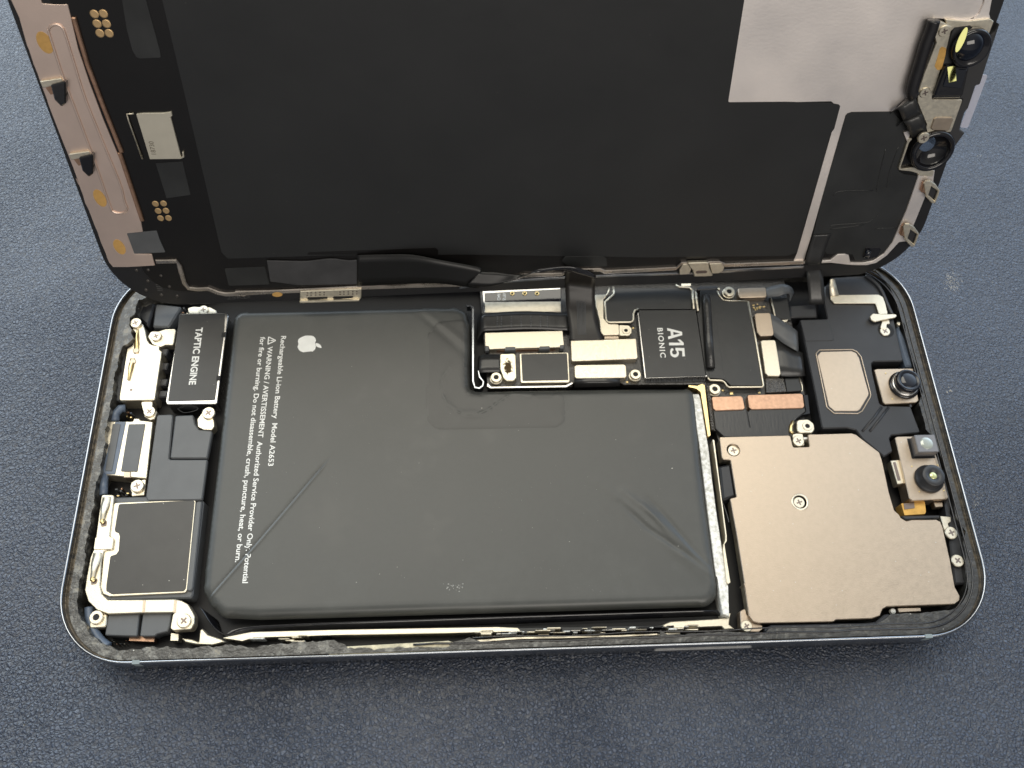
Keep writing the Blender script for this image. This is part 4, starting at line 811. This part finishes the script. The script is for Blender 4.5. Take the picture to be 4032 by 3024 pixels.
obj('emitter_lens', lathe_bm(q0c, [(1.25,ZP+2.35),(1.15,ZP+2.43),(.6,ZP+2.5),(.02,ZP+2.52)], 28), mat('pearly_lens', (.35,.38,.34), .12, .2, coat=1), pj, True)
c = B1('d3', (1318,680), ZP+.25)
obj('lens_ring', lathe_bm(c, [(2.7,ZP+.25),(2.7,ZP+.6),(2.55,ZP+.85),(2.15,ZP+1.0),(2.1,ZP+2.3),(1.95,ZP+2.45),(.85,ZP+2.4),(.75,ZP+2.2)], 40), BLK, pj, True)
obj('lens_glass', lathe_bm(c, [(.78,ZP+2.15),(.6,ZP+2.28),(.3,ZP+2.34),(.02,ZP+2.36)], 28), mat('yellow_glint_glass', (.60,.62,.30), .10, .5, coat=1), pj, True)  # yellow lamp reflection put into the glass colour
for p in ((1165,560), (1405,548), (1235,795), (1465,785)): lathe('weld_dot', B1('d3', p, ZP+.3), [(.16,ZP+.2),(.14,ZP+.31),(.02,ZP+.33)], GOLD, pj)
sn = prism('silver_connector', B('d3', [(965,505),(1055,496),(1090,718),(1030,726)], 5.0), 3.0, 5.0, NI2, body, .1, .15); prism('connector_slot', B('d3', [(985,520),(1010,520),(1060,690),(1030,695)], 5.03), 4.5, 5.03, RECESS, sn, 0, .1)
prism('gold_flex', B('d3', [(1062,905),(1285,890),(1296,985),(1285,1005),(1095,1018)], 4.6), 2.0, 4.6, mat('amber_flex', (.62,.36,.09), .35, .5, var=.15, vs_=1), body, .05, .15, label='gold flex circuit below the round lens')
prism('brown_flex', B('d3', [(1085,905),(1185,898),(1190,950),(1095,962)], 4.7), 4.4, 4.7, RECESS, body, .03, .05)
prism('cream_clip', B('d3', [(1365,895),(1450,895),(1455,935),(1385,940)], 4.6), 3, 4.6, NI, body, .08, .1)
prism('module_tray', B('d3', [(1055,1020),(1430,1012),(1425,1045),(1105,1060)], 5.0), 2, 5.0, BLK, body, .2, .2)
prism('white_tab', B('d3', [(1430,1022),(1525,1030),(1530,1075),(1500,1095),(1515,1140),(1475,1190),(1455,1120)], 5.3), 3, 5.3, NI2, body, .08, .15)
prism('white_tab', B('d3', [(1520,1265),(1580,1262),(1600,1400),(1545,1400)], 4.9), 3, 4.9, FOAM, body, .1, .1)
screw(body, B1('d3', (1530,1180), 5.8), 5.9, 1.15, .3); screw(body, B1('d3', (1590,1440), 5.8), 5.9, 1.12, .8)
prism('black_housing', M(5.0, ('d3', [(1370,300),(1440,480),(1530,850),(1530,1000),(1640,1160),(1640,1260),(1680,1659),(1560,1659),(1500,1100),(1420,500)])), 2, 5.0, BLK, body, .3, .4)
prism('black_housing', M(5.2, ('d2', [(1030,640),(1110,800),(1180,1050),(1110,1050),(1060,900),(1020,760)])), 2, 5.2, BLUE, body, .4, .4)
tube('corner_seal', cat_rom([(*B1('d2', p, 5.6), 5.6) for p in [(730,200),(820,270),(880,350),(930,470),(975,570)]], 5), .45, BLK, body)
lathe('solder_dot', B1('d2', (1040,650), 5.6), [(.5,5.0),(.4,5.7),(.1,5.9)], NI2, body)
# black flex hardware in the gap below the hinge, far right
prism('black_housing', M(4.3, ('c7', [(1130,560),(1420,540),(1440,690),(1140,690)])), 1.6, 4.3, BLK, body, .3, .5)
prism('black_housing', M(4.8, ('c7', [(1560,270),(2000,240),(2120,340),(2180,500),(1600,480)])), 1.6, 5.4, BLK, body, .3, .5)

# ================================================================== DISPLAY ASSEMBLY
M4 = Matrix(((EX[0],EY[0],EN[0],0),(EX[1],EY[1],EN[1],0),(EX[2],EY[2],EN[2],0),(0,0,0,1)))
ORGD = Vector((79.7, 0, 0)); Wd = Vector(SO)+Vector(EX)*79.7
disp = empty('display_assembly', ORGD, 'display panel lifted off the phone and standing tilted, inner side facing out', 'display panel', Matrix.Translation(Wd*S)@M4)
M3I = M4.to_3x3().transposed()
def toD(v): return M3I@(Vector(v)-Vector(SO))
SW, SH = 159.4, 77.0
def sr_(i, r=12.6, n=16): 
    rr_ = max(r-i, .5); o = []
    for cx, cy, a0 in ((SW-i-rr_, i+rr_, -90), (SW-i-rr_, SH-i-rr_, 0), (i+rr_, SH-i-rr_, 90), (i+rr_, i+rr_, 180)):
        for k in range(n+1): a = math.radians(a0+90*k/n); o.append((cx+rr_*math.cos(a), cy+rr_*math.sin(a)))
    return o
obj('glass_panel', loft([(sr_(.5),-1.7),(sr_(.1),-1.4),(sr_(0),-.9),(sr_(.02),-.5),(sr_(.25),-.3)], close=True), GLASS, disp, True)
def dp(name, loop, n0, n1, m, par=disp, ch=.05, r=.2, label=None, holes=()): return prism(name, loop, n0, n1, m, par, ch, r, holes, label)
obj('display_frame', prism_bm([sr_(.15)], -.6, 0, .12), mat('frame_black_plastic', (.010,.010,.011), .38, 0, var=.1), disp, label='thin black plastic frame round the display')
# dark inner sheet over the whole interior
dp('inner_sheet', [(6.5,3.2),(SW-6,3.2),(SW-6,SH-4),(6.5,SH-4)], 0, .10, SCB, r=8)
# left rose back plate
n = .25
outl = QM(n, ('c1', [(60,-160),(95,0),(165,150),(235,400),(250,430),(292,560),(325,640),(345,700),(405,860),(420,910),(470,1040),(505,1130),(560,1270),(585,1330),(640,1470),(665,1540),(690,1620)]), ('c2', [(655,210),(690,290),(720,370),(740,440),(775,510),(820,630),(850,700),(880,790),(920,880),(932,920),(950,960),(985,1000),(1110,1000),(1350,986),(1322,886),(1172,885),(1104,706),(1245,692),(1228,605)]), ('c1', [(1155,1659),(1050,1400),(900,1040),(780,720),(680,420),(618,150),(590,40),(470,40),(365,32),(330,-160)]))
rp = dp('side_plate', outl, 0, n, PINK, ch=.05, r=.2, label='rose gold metal plate along the left side of the display')
gr = cat_rom([(*Q1('c1', p, .3), .3) for p in [(430,300),(560,700),(700,1070),(800,1340)]]+[(*Q1('c2', p, .3), .3) for p in [(835,110),(960,470),(985,515),(1030,530),(1085,522),(1108,485),(1085,430)]]+[(*Q1('c1', p, .3), .3) for p in [(1045,1600),(880,1200),(740,850),(630,500),(568,300),(540,240),(500,215),(450,225),(425,260)]], 5, True)
obj('pressed_groove', tube_bm(gr, .20, 8, True), PINK, rp, True)
dp('side_bead', band(Q('c1', [(640,150),(760,560),(900,930),(1060,1330)], .4)+Q('c2', [(1040,0),(1150,330),(1240,600)], .4), .7), .1, .6, CU, rp, .15, .1)
for c, p in (('c1',(520,770)), ('c1',(760,1395))):
    x, y = Q1(c, p, .5); k = dp('spring_hook', [(x-2.6,y+1.4),(x+.9,y+1.8),(x+1.2,y+.9),(x-2.5,y+.3)], .25, .9, NI2, rp, .1, .2)
    dp('spring_hook', [(x-.9,y+.9),(x+1.7,y+1.5),(x+.5,y-2.2),(x-.4,y-2.8),(x-1.1,y-1.6)], .25, 1.4, GLS, rp, .2, .3)
    dp('spring_slot', [(x-2.3,y+.1),(x-.9,y+.4),(x-.8,y-.9),(x-1.9,y-1.1)], .22, .27, CU, rp, 0, .1)
def dotd(c, p, rx, ry, rot=0, zz=.3, name='glue_dot'):
    x, y = Q1(c, p, zz); l = [(x+rx*math.cos(a)*math.cos(rot)-ry*math.sin(a)*math.sin(rot), y+rx*math.cos(a)*math.sin(rot)+ry*math.sin(a)*math.cos(rot)) for a in [2*math.pi*k/24 for k in range(24)]]
    return obj(name, prism_bm([l], .2, zz, .02), ORG, disp)
dotd('c1', (390,372), 1.15, 1.75, .1); dotd('c2', (870,400), 1.0, 1.75, .1); dotd('c2', (1040,825), 1.0, 1.65, .1); dotd('d7', (722,664), 1.0, .55, 0, .75); dotd('d1', (512,1230), 1.3, .75, 0, .45); dotd('d1', (1135,848), .85, 1.3, -.4, .45)
for c, L in (('c1', [(822,123),(900,120),(845,207),(927,207),(870,290),(950,290)]), ('c2', [(1353,448),(1424,445),(1377,510),(1446,508),(1398,573),(1467,572)])):
    r_ = .66 if c == 'c1' else .58
    for p in L: lathe('gold_pad', Q1(c, p, .15), [(r_,.05),(r_,.17),(r_*.8,.2)], mat('gold_contact_pad', (.80,.55,.28), .4, 1, var=.05) if 'gp' not in globals() else gp, disp); gp = bpy.data.materials['gold_contact_pad']
# large graphite sheet
gs = QM(.28, ('F', [(330,-70),(350,0),(400,210),(478,545),(492,559),(700,552),(1000,550),(1400,556),(1700,553),(1722,545)]), ('d1', [(160,900),(330,330),(400,70)]), ('c8', [(440,1200),(495,990),(480,975),(400,962),(-10,950)]), ('F', [(1573,221),(1608,0),(1620,-70)]))
dp('graphite_sheet', gs, .1, .28, SCR, ch=.03, r=.35, label='large matte black graphite sheet on the display back')
# silver plate top right with strip running down
sp_ = QM(.2, ('F', [(1622,-70),(1608,-5),(1570,224),(1795,219),(1812,232),(1722,546),(1715,562)]), ('d1', [(0,1262),(0,1280),(150,1268),(240,960),(330,640),(420,330),(510,10)]), ('c8', [(555,1060),(600,1045),(985,1040),(1090,960),(1190,880),(1200,760),(1240,520),(1320,240),(1370,170),(1470,176),(1700,178),(1770,150),(1820,60),(1850,-160)]))
sv = dp('silver_plate', sp_, .1, .2, SILV, ch=.03, r=.3, label='pale satin metal plate at the upper right of the display')
dp('plate_rim', QM(.5, ('c8', [(1860,-160),(1835,30),(1790,130),(1740,178),(1700,185),(1470,180),(1480,192),(1700,200),(1890,195),(1895,170),(1885,130),(1940,-160)])), .1, .5, SILV, ch=.05, r=.15)
# dark flex field on the right
ff = QM(.33, ('c8', [(548,1070),(600,1050),(985,1042),(1060,1130),(1150,1220),(1100,1400),(1045,1560)]), ('d1', [(1040,415),(1090,440),(1225,460),(1160,640),(1050,930),(975,1090),(880,1190),(760,1240),(640,1250),(610,1190),(370,1185),(240,1010),(310,720),(400,400)]))
fd = dp('flex_field', ff, .1, .33, SCG, ch=.04, r=.4, label='dull grey black flex film at the right end of the display')
for L in ([(430,640),(500,600),(800,592)], [(400,930),(440,915),(700,895),(770,880),(850,820)], [(400,955),(720,912)], [(820,950),(1030,940)], [(830,600),(870,400),(920,200)], [(930,560),(960,400),(1040,180)]):
    obj('pressed_line', tube_bm(cat_rom([(*Q1('d1', p, .34), .34) for p in L], 4), .10, 6, flat=.5), SCG, fd, True)
dp('sensor_chip', Q('d1', [(735,1130),(870,1128),(880,1145),(850,1220),(760,1235),(705,1225)], .6), .3, .45, GLS, fd, .1, .4)
tube('sensor_lens', [(*Q1('d1', p, .8), .8) for p in [(735,1215),(760,1150)]], .55, GLASS, disp)
# right metal rim of the display
rim = QM(.6, ('d1', [(1225,430),(1215,480),(1150,670),(1110,780),(1045,930),(980,1080),(900,1185),(800,1250),(700,1268),(590,1268),(575,1200),(540,1188),(470,1190),(400,1245),(320,1250),(150,1262),(150,1280),(300,1275),(400,1268),(600,1290),(740,1292),(830,1270),(930,1200),(1045,1075),(1120,1068),(1180,920),(1290,650),(1370,540),(1365,500),(1378,405)]))
dp('side_plate', rim, .0, .6, SILV, ch=.08, r=.2, label='curved silver rim at the lower right corner')
for dx, dy in ((0,0), (-194,404)):
    tr = lambda L, nn: Q('d1', [(a+dx, b+dy) for a, b in L], nn)
    dp('wire_hook', tr([(1275,530),(1300,502),(1335,502),(1385,535),(1428,595),(1385,716),(1352,716),(1296,655),(1282,590)], 1.6), 1.2, 1.6, NI2, disp, .12, .3, holes=[tr([(1345,556),(1408,600),(1376,690),(1318,640)], 1.6)])
    dp('black_latch', tr([(1290,640),(1345,545),(1420,600),(1388,712),(1350,714)], 1.2), .0, 1.0, BLK, disp, .1, .1)
    dp('brown_spring', tr([(1262,575),(1275,525),(1325,540),(1318,600),(1290,625),(1250,612)], 1.5), .6, 1.45, CU, disp, .15, .3)
# bottom metal rail
path = QM(.7, ('c2', [(1355,958),(1535,955),(1560,1000),(1600,1140),(1640,1190),(1720,1200),(1810,1195),(1900,1230),(1960,1242),(2150,1240)]), ('d7', [(420,655),(660,650),(890,640),(1340,618),(1700,605),(2212,592)]), ('d8', [(520,560),(665,530)]))
dp('bottom_rail', band(path, .95), 0, .7, RAIL, ch=.18, r=0, label='thin rose metal rail along the lower edge of the display')
path2 = QM(.7, ('d8', [(665,528),(948,520),(985,492),(1225,488),(1262,503),(1600,487),(1775,478),(1812,443),(2090,436),(2120,448)]), ('c7', [(420,128),(900,112),(1290,96)]))
dp('bottom_rail', band(path2, .85), 0, .7, RAIL, ch=.15, r=0)
dp('bottom_rail', band(QM(.5, ('d8', [(200,620),(560,575),(980,545),(1500,528),(1800,520),(2212,500)]), ('c7', [(420,190),(1290,150)])), .55), -.3, .3, RIM, ch=.1, r=0)
cpz = dp('contact_plate', Q('d7', [(886,640),(1335,622),(1332,690),(1318,704),(885,722)], 1.1), .1, 1.1, NI2, ch=.12, r=.2, label='cream contact plate with two slots and brass dots on the display edge')
for u0, u1 in ((935,1090), (1122,1275)): dp('plate_slot', Q('d7', [(u0,690-.03*(u0-935)),(u0+12,683-.03*(u0-935)),(u1,680-.03*(u0-935)),(u1-6,694-.03*(u0-935)),(u0+14,703-.03*(u0-935))], 1.13), 1.0, 1.13, DEEP, cpz, 0, .2)
for u in (940,968,1000,1032,1062,1178,1206,1238,1270,1300):
    for dv in (0, 17): lathe('brass_dot', Q1('d7', (u, 652+dv-(u-940)*.028), 1.15), [(.17,1.05),(.15,1.15),(.05,1.17)], RECESS, cpz, n=12)
dp('contact_lip', Q('d7', [(883,712),(1318,702),(1316,712),(885,726)], 1.6), .6, 1.6, NI2, disp, .05, .05)
dp('hinge_clip', Q('c6', [(850,98),(1060,92),(1082,98),(1090,160),(1128,236),(1110,246),(922,250),(905,180),(870,140)], 1.3), .5, 1.3, NI2, disp, .15, .2, label='cream folded clip on the lower display edge')
dp('clip_slot', Q('c6', [(935,195),(960,182),(1050,180),(1068,195),(1050,210),(950,214)], 1.33), 1.2, 1.33, RECESS, disp, 0, .3)
dp('clip_base', Q('c6', [(760,175),(800,110),(880,105),(890,165),(870,220),(765,225)], .75), .2, .8, NI2, disp, .1, .2)
dp('clip_base', Q('c6', [(1085,105),(1220,100),(1250,140),(1240,180),(1190,210),(1120,215)], .75), .2, .8, NI2, disp, .1, .2)
# small films, tags, chips on the display
dp('grey_film', QM(.32, ('c1', [(1035,-160),(1100,250),(1150,440),(1185,500),(1215,512),(1400,505),(1390,440),(1270,0),(1235,-160)])), .1, .2, SCG, ch=.02, r=.3)
dp('grey_film', QM(.2, ('c2', [(1355,95),(1590,80),(1660,370),(1450,400)])), .1, .2, SCG, ch=.02, r=.1)
dp('grey_film', QM(.2, ('c2', [(1105,705),(1365,682),(1390,760),(1440,870),(1170,884)])), .1, .22, GREY, ch=.02, r=.15)
dp('grey_film', QM(.2, ('d7', [(340,475),(632,462),(665,590),(370,600)])), .1, .2, SCG, ch=.02, r=.3)
tg = dp('metal_tag', Q('c1', [(1185,995),(1240,988),(1430,985),(1490,975),(1500,1010),(1485,1020),(1580,1385),(1305,1388)], .5), .1, .5, mat('cream_tag', (.62,.58,.48), .45, .6, var=.03), ch=.05, r=.1, label='cream metal tag with small number on the display')
a, b = Q1('c1', (1360,1345), .52), Q1('c1', (1335,1232), .52); lettering('lettering', '18730', a, b, .85, .515, mat('brown_print', (.12,.10,.07), .6), tg, flip=1)
obj('tag_wire', tube_bm([(*Q1('c1', p, .4), .4) for p in [(1165,990),(1105,992),(1120,1050),(1240,1385)]], .16, 6), NI2, disp, True)
dp('tag_hook', Q('c1', [(1585,1325),(1600,1325),(1605,1370),(1575,1385),(1570,1372),(1590,1362)], .6), .1, .6, NI2, ch=.03, r=0)
for p in [(1188,1027),(1290,1024),(1402,1075),(1288,1122),(1476,1170),(1272,1200),(1406,1243),(1542,1253)]:
    lathe('frame_dimple', Q1('c2', p, .1), [(.36,-.05),(.34,.08),(.18,.16),(.02,.18)], mat('worn_black', (.05,.045,.04), .3, 0) if 'wb' not in globals() else wb, disp, True, 14); wb = bpy.data.materials['worn_black']
bm = bmesh.new()
for k in range(7): prism_bm([Q('c2', [(1340+k*5,1103+k*16),(1385+k*5,1101+k*16),(1387+k*5,1106+k*16),(1342+k*5,1108+k*16)], .05)], 0, .04, 0, bm)
obj('etched_marks', bm, LBL, disp)
a, b = Q1('d7', (525,690), .03), Q1('d7', (358,700), .03); lettering('lettering', '25KD', b, a, .9, .015, LBL, disp, flip=1)
# taped film, black cable and its twist
tp = cat_rom(Q('d7', [(645,425),(770,428),(930,430),(1110,412),(1250,425),(1400,405),(1475,395)], .9), 4)+Q('d7', [(1495,580),(1440,592),(870,602),(670,575)], .9)
dp('film_tape', tp, .3, .62, mat('satin_tape', (.045,.045,.047), .30, 0, var=.2, vs_=5, bump=.15, bs=.16), ch=.06, r=0, label='crinkled black tape holding the display cable')
dp('cable_slot', Q('d7', [(935,375),(950,355),(1870,322),(1890,340),(1890,395),(1700,372),(1320,375)], .32), .2, .31, SCB, ch=.02, r=.3)
U = [('d7',(1300,378),.7),('d7',(1500,373),1.2),('d7',(1700,375),2.0),('d7',(1900,412),3.0),('d7',(2180,465),3.6),('c5',(262,192),3.7),('c5',(420,200),3.8),('c5',(600,220),4.0),('c5',(760,225),4.2)]
L_ = [('d7',(1300,600),.7),('d7',(1480,592),1.2),('d7',(1700,582),2.2),('d7',(1900,582),3.2),('d7',(2180,618),4.2),('c5',(100,340),4.6),('c5',(330,354),4.9),('c5',(560,300),4.9),('c5',(800,212),4.6)]
A_ = [toD(D3(*q)) for q in U]; B_ = [toD(D3(*q)) for q in L_]
obj('display_cable', ribbon_bm(A_, B_, .14, 4, 6), mat('matte_black_cable', (.007,.007,.007), .36, 0, spec=.35), disp, True, 'long black display cable twisting towards the board')
U = [('c5',(760,225),4.2),('c5',(900,165),4.4),('c5',(1200,135),4.6),('c5',(1380,170),4.4),('c5',(1508,228),4.0)]
L_ = [('c5',(800,212),4.6),('c5',(950,195),4.6),('c5',(1170,180),4.6),('c5',(1300,215),4.6),('c5',(1500,262),4.4)]
obj('display_cable', ribbon_bm([toD(D3(*q)) for q in U], [toD(D3(*q)) for q in L_], .14, 3, 6), GLS, disp, True)
A_ = [toD(D3('c5',(1182,178),4.6)), toD(W3('c5',(1174,290),9.5)), toD(W3('c5',(1178,420),7.5)), toD(W3('c5',(1190,600),5.9)), toD(W3('c5',(1218,800),5.4)), toD(W3('c5',(1222,942),4.9))]
B_ = [toD(D3('c5',(1512,232),4.2)), toD(W3('c5',(1502,320),9.5)), toD(W3('c5',(1500,440),7.5)), toD(W3('c5',(1508,600),5.9)), toD(W3('c5',(1552,800),5.4)), toD(W3('c5',(1600,932),4.9))]
rb = obj('ribbon_cable', ribbon_bm(A_, B_, .14, 6, 6), mat('brown_black_flex', (.016,.014,.012), .40, 0, var=.15, vs_=2, bump=.01, bs=1), disp, True, 'wide brown black ribbon cable from display down to board')
for k in range(7):
    pts = []
    for (c0, p0, z0), t in (((('c5'),(1300+k*15,470),6.9),0), (('c5',(1308+k*15,600),5.95),1), (('c5',(1312+k*14,780),5.5),2), (('c5',(1318+k*14,880),5.15),3)): pts.append(toD(W3(c0, p0, z0+.02)))
    obj('trace_line', tube_bm(pts, .07, 5), GREY, rb, True)
A_ = [toD(D3(*q)) for q in (('d1',(240,1010),.5),('d1',(205,1120),.6),('d1',(165,1270),.9))]+[toD(W3('d1',(170,1300),9.5)), toD(W3('d1',(185,1420),8.6)), toD(W3('d1',(200,1600),6.6)), toD(W3('d1',(200,1660),5.4))]
B_ = [toD(D3(*q)) for q in (('d1',(412,1000),.5),('d1',(365,1120),.6),('d1',(318,1270),.9))]+[toD(W3('d1',(318,1300),9.5)), toD(W3('d1',(335,1420),8.6)), toD(W3('d1',(350,1600),6.6)), toD(W3('d1',(350,1655),5.4))]
obj('sensor_cable', ribbon_bm(A_, B_, .16, 4, 5), FLEX, disp, True, 'narrow black sensor cable crossing the hinge at right')
dp('film_patch', Q('d8', [(945,420),(965,388),(1240,386),(1268,400),(1275,460),(1000,465)], .4), .2, .36, SCG, ch=.03, r=.4)

# ---- sensor bar at the upper right
sb = dp('sensor_bracket', QM(1.1, ('c8', [(1372,200),(1400,185),(1470,215),(1540,250),(1520,330),(1500,420),(1350,925),(1640,930),(1530,1235),(1280,1245),(1300,1165),(1215,960),(1215,880),(1270,700),(1390,400),(1350,250)])), .3, 1.1, NI2, ch=.12, r=.4, label='cream sensor bracket with three screws and an orange mark')
dp('pressed_rectangle', Q('c8', [(1370,1112),(1395,1098),(1540,1098),(1552,1115),(1510,1222),(1360,1218),(1340,1200)], 1.35), 1.0, 1.35, NI, sb, .12, .3)
dp('orange_mark', Q('c8', [(1425,450),(1445,435),(1485,450),(1475,520),(1440,650),(1400,655),(1375,620),(1400,540)], 1.14), 1.05, 1.13, mat('orange_stain', (.62,.36,.10), .5, .2, var=.15, vs_=1), sb, 0, .5)
dp('camera_frame', QM(1.0, ('c8', [(1480,185),(1690,200),(1900,178),(1928,200),(1880,325),(1865,420),(1800,300),(1700,240),(1560,260),(1500,320)])), .3, 1.0, NI2, ch=.08, r=.2)
dp('sensor_housing', QM(.9, ('c8', [(1560,240),(1700,215),(1830,260),(1875,380),(1900,330),(1935,300),(1990,200),(1800,790),(1760,800),(1690,1010),(1650,1060),(1610,1210),(1660,1240),(1560,1380),(1500,1250),(1640,925),(1350,920),(1500,420)])), 0, .9, mat('grey_black_housing', (.035,.035,.036), .4, 0), disp, .15, .3, label='dark sensor housing at the right edge')
def dlathe(name, c, p, nn, prof, m, par=disp, sy=1, n=32):
    x, y = Q1(c, p, nn); return obj(name, lathe_bm((x, y), prof, n), m, par, True)
er = dlathe('round_sensor', 'c8', (1705,440), 1.4, [(3.3,.5),(3.3,2.0),(3.1,2.35),(2.8,2.45),(2.6,2.3)], GLS)
x, y = Q1('c8', (1705,440), 2.3)
bm = bmesh.new(); bmesh.ops.create_uvsphere(bm, u_segments=32, v_segments=16, radius=3.2)
for v in list(bm.verts):
    if v.co.z < .9: v.co.z = .9
for v in bm.verts: v.co = Vector((x+v.co.x*.88, y+v.co.y*.88, 1.0+v.co.z*.75))
obj('sensor_dome', bm, GLASS, er, True)
e2_ = dp('square_sensor', Q('c8', [(1470,640),(1500,612),(1700,625),(1640,900),(1370,905),(1400,820)], 2.0), .6, 2.0, GLS, disp, .25, .4, label='square black glass sensor below the round one')
dp('glass_window', Q('c8', [(1505,640),(1680,650),(1625,830),(1450,810)], 2.15), 1.9, 2.15, GLASS, e2_, .1, .3)
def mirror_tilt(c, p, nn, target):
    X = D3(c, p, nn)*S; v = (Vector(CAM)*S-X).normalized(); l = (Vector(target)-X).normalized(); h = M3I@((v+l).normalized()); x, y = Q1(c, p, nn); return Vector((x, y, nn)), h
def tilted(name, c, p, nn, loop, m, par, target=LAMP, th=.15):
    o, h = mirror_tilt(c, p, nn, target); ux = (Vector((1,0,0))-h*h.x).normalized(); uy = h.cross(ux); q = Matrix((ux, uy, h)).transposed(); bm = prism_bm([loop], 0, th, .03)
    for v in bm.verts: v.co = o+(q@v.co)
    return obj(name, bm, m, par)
GLINT = mat('glint_mirror', (.17,.17,.075), .10, 1)  # yellow mirror facets, cut and tilted to stand as the lamp's highlights
tilted('window_glint', 'c8', (1535,695), 3.4, rnd([(-.75,-1.5),(.45,-1.5),(.85,1.5),(-.45,1.5)], .1), GLINT, e2_)
tilted('dome_glint', 'c8', (1625,375), 3.3, [(.62*math.cos(a)+.5*math.sin(a)*2.2, 2.1*math.sin(a)) for a in [2*math.pi*k/24 for k in range(24)]], GLINT, er)
dp('glossy_base', Q('c8', [(1355,905),(1385,860),(1640,875),(1620,915),(1360,920)], 1.4), .6, 1.4, GLS, disp, .2, .2)
tube('black_bumper', cat_rom([(*Q1('c8', p, 1.6), 1.6) for p in [(1370,190),(1340,290),(1290,420),(1230,620),(1180,780),(1165,860),(1185,890)]], 5), 1.05, mat('bumper_black', (.012,.011,.012), .30, 0, bump=.05, bs=.6), disp, label='thick black rubber edge along the sensor bracket')
dp('black_step', Q('c8', [(1330,410),(1385,400),(1300,640),(1255,760),(1215,800),(1240,640)], 1.9), .5, 1.7, GLS, disp, .2, .2)
# folded loops of the sensor cable
for k, (p, q) in enumerate((((1030,1040),(1200,930)), ((1090,1160),(1260,1080)))):
    A_ = [Vector((*Q1('c8', (p[0]+a, p[1]+b), nn), nn)) for a, b, nn in ((-70,20,.5),(0,-20,1.7),(40,60,1.9),(70,130,.8))]
    B_ = [Vector((*Q1('c8', (q[0]+a, q[1]+b), nn), nn)) for a, b, nn in ((-30,-60,.8),(0,-10,1.9),(30,80,2.1),(50,160,1.0))]
    obj('folded_cable', ribbon_bm(A_, B_, .14, 3, 5), FLEX, disp, True)
# lower round camera holder
bx_ = dp('camera_corner_plate', QM(.8, ('c8', [(1175,1290),(1140,1330),(1060,1560),(1075,1575),(1180,1560),(1280,1590),(1370,1590),(1360,1650),(1230,1640),(1215,1620),(1150,1600),(1045,1590),(1040,1570),(1130,1290)])), .2, .8, NI2, ch=.08, r=.2)
x, y = Q1('c8', (1345,1400), 1.0)
hl = obj('camera_holder', lathe_bm((x, y), [(4.0,.1),(4.0,1.6),(3.7,2.0),(3.2,2.0),(3.0,1.7),(2.9,.5)], 40), GLS, disp, True, 'round glossy black camera holder with a clear opening')
obj('holder_floor', lathe_bm((x, y), [(2.95,.3),(2.95,.45)], 32), mat('dark_blue_tube', (.008,.010,.02), .2, 0), hl)
obj('clear_opening', lathe_bm((x-.9, y+1.0), [(1.5,.40),(1.5,.50)], 32), mat('window_blue', (.12,.17,.26), .25, 0), hl)
dp('white_flag', Q('c8', [(1085,1240),(1125,1222),(1168,1215),(1118,1322)], .7), .3, .7, SILV, disp, .05, .1)
def dscrew(c, p, nn, r):
    x, y = Q1(c, p, nn); o = copy_tree(_PR['screw'], disp, (0,0,0)); o.location = (Vector((x, y, nn-1.0))-ORGD)*S; o.scale = (r, r, 1); o.rotation_euler = (0,0,.4); return o
dscrew('c8', (1468,292), 1.35, .95); dscrew('c8', (1288,868), 1.35, .95); dscrew('c8', (1275,1290), 2.3, 1.05)
obj('protective_tab', prism_bm([rnd(Q('c8', [(1800,695),(1868,702),(1862,730),(1690,1185),(1675,1195),(1612,1190)], -1.0), .4)], -1.15, -1.0, .03), TAB, disp, label='translucent pale protective film tab sticking out at the right edge')

# ================================================================== crumbs on the mat
bm = bmesh.new(); rs = random.Random(21)
def mat_pt(c, p):
    d = ray(c, p); t = -CAM[2]/d[2]; q = CAM+d*t
    for _ in range(3): zz = matz(q[0], q[1]); t = (zz-CAM[2])/d[2]; q = CAM+d*t
    return q[0], q[1], zz
for c, p, sx, sy, n, r in (('d1',(1540,1440),38,45,150,.10), ('d2',(1520,1280),18,20,12,.15), ('d3',(1760,900),22,45,30,.08), ('d1',(1800,280),15,20,8,.1), ('F',(2115,1060),18,70,40,.07), ('F',(2100,400),40,160,30,.07), ('F',(1100,1580),500,40,26,.05)):
    for k in range(n):
        x, y, zz = mat_pt(c, (rs.gauss(p[0], sx), rs.gauss(p[1], sy))); speck(bm, x, y, zz, r*rs.uniform(.4,1.3))
o = obj('crumbs', bm, mat('pale_crumb', (.42,.41,.38), .8, var=.3), None); o['kind'] = 'stuff'; o['label'] = 'pale crumbs and dust scattered on the navy mat'; o['category'] = 'dust'
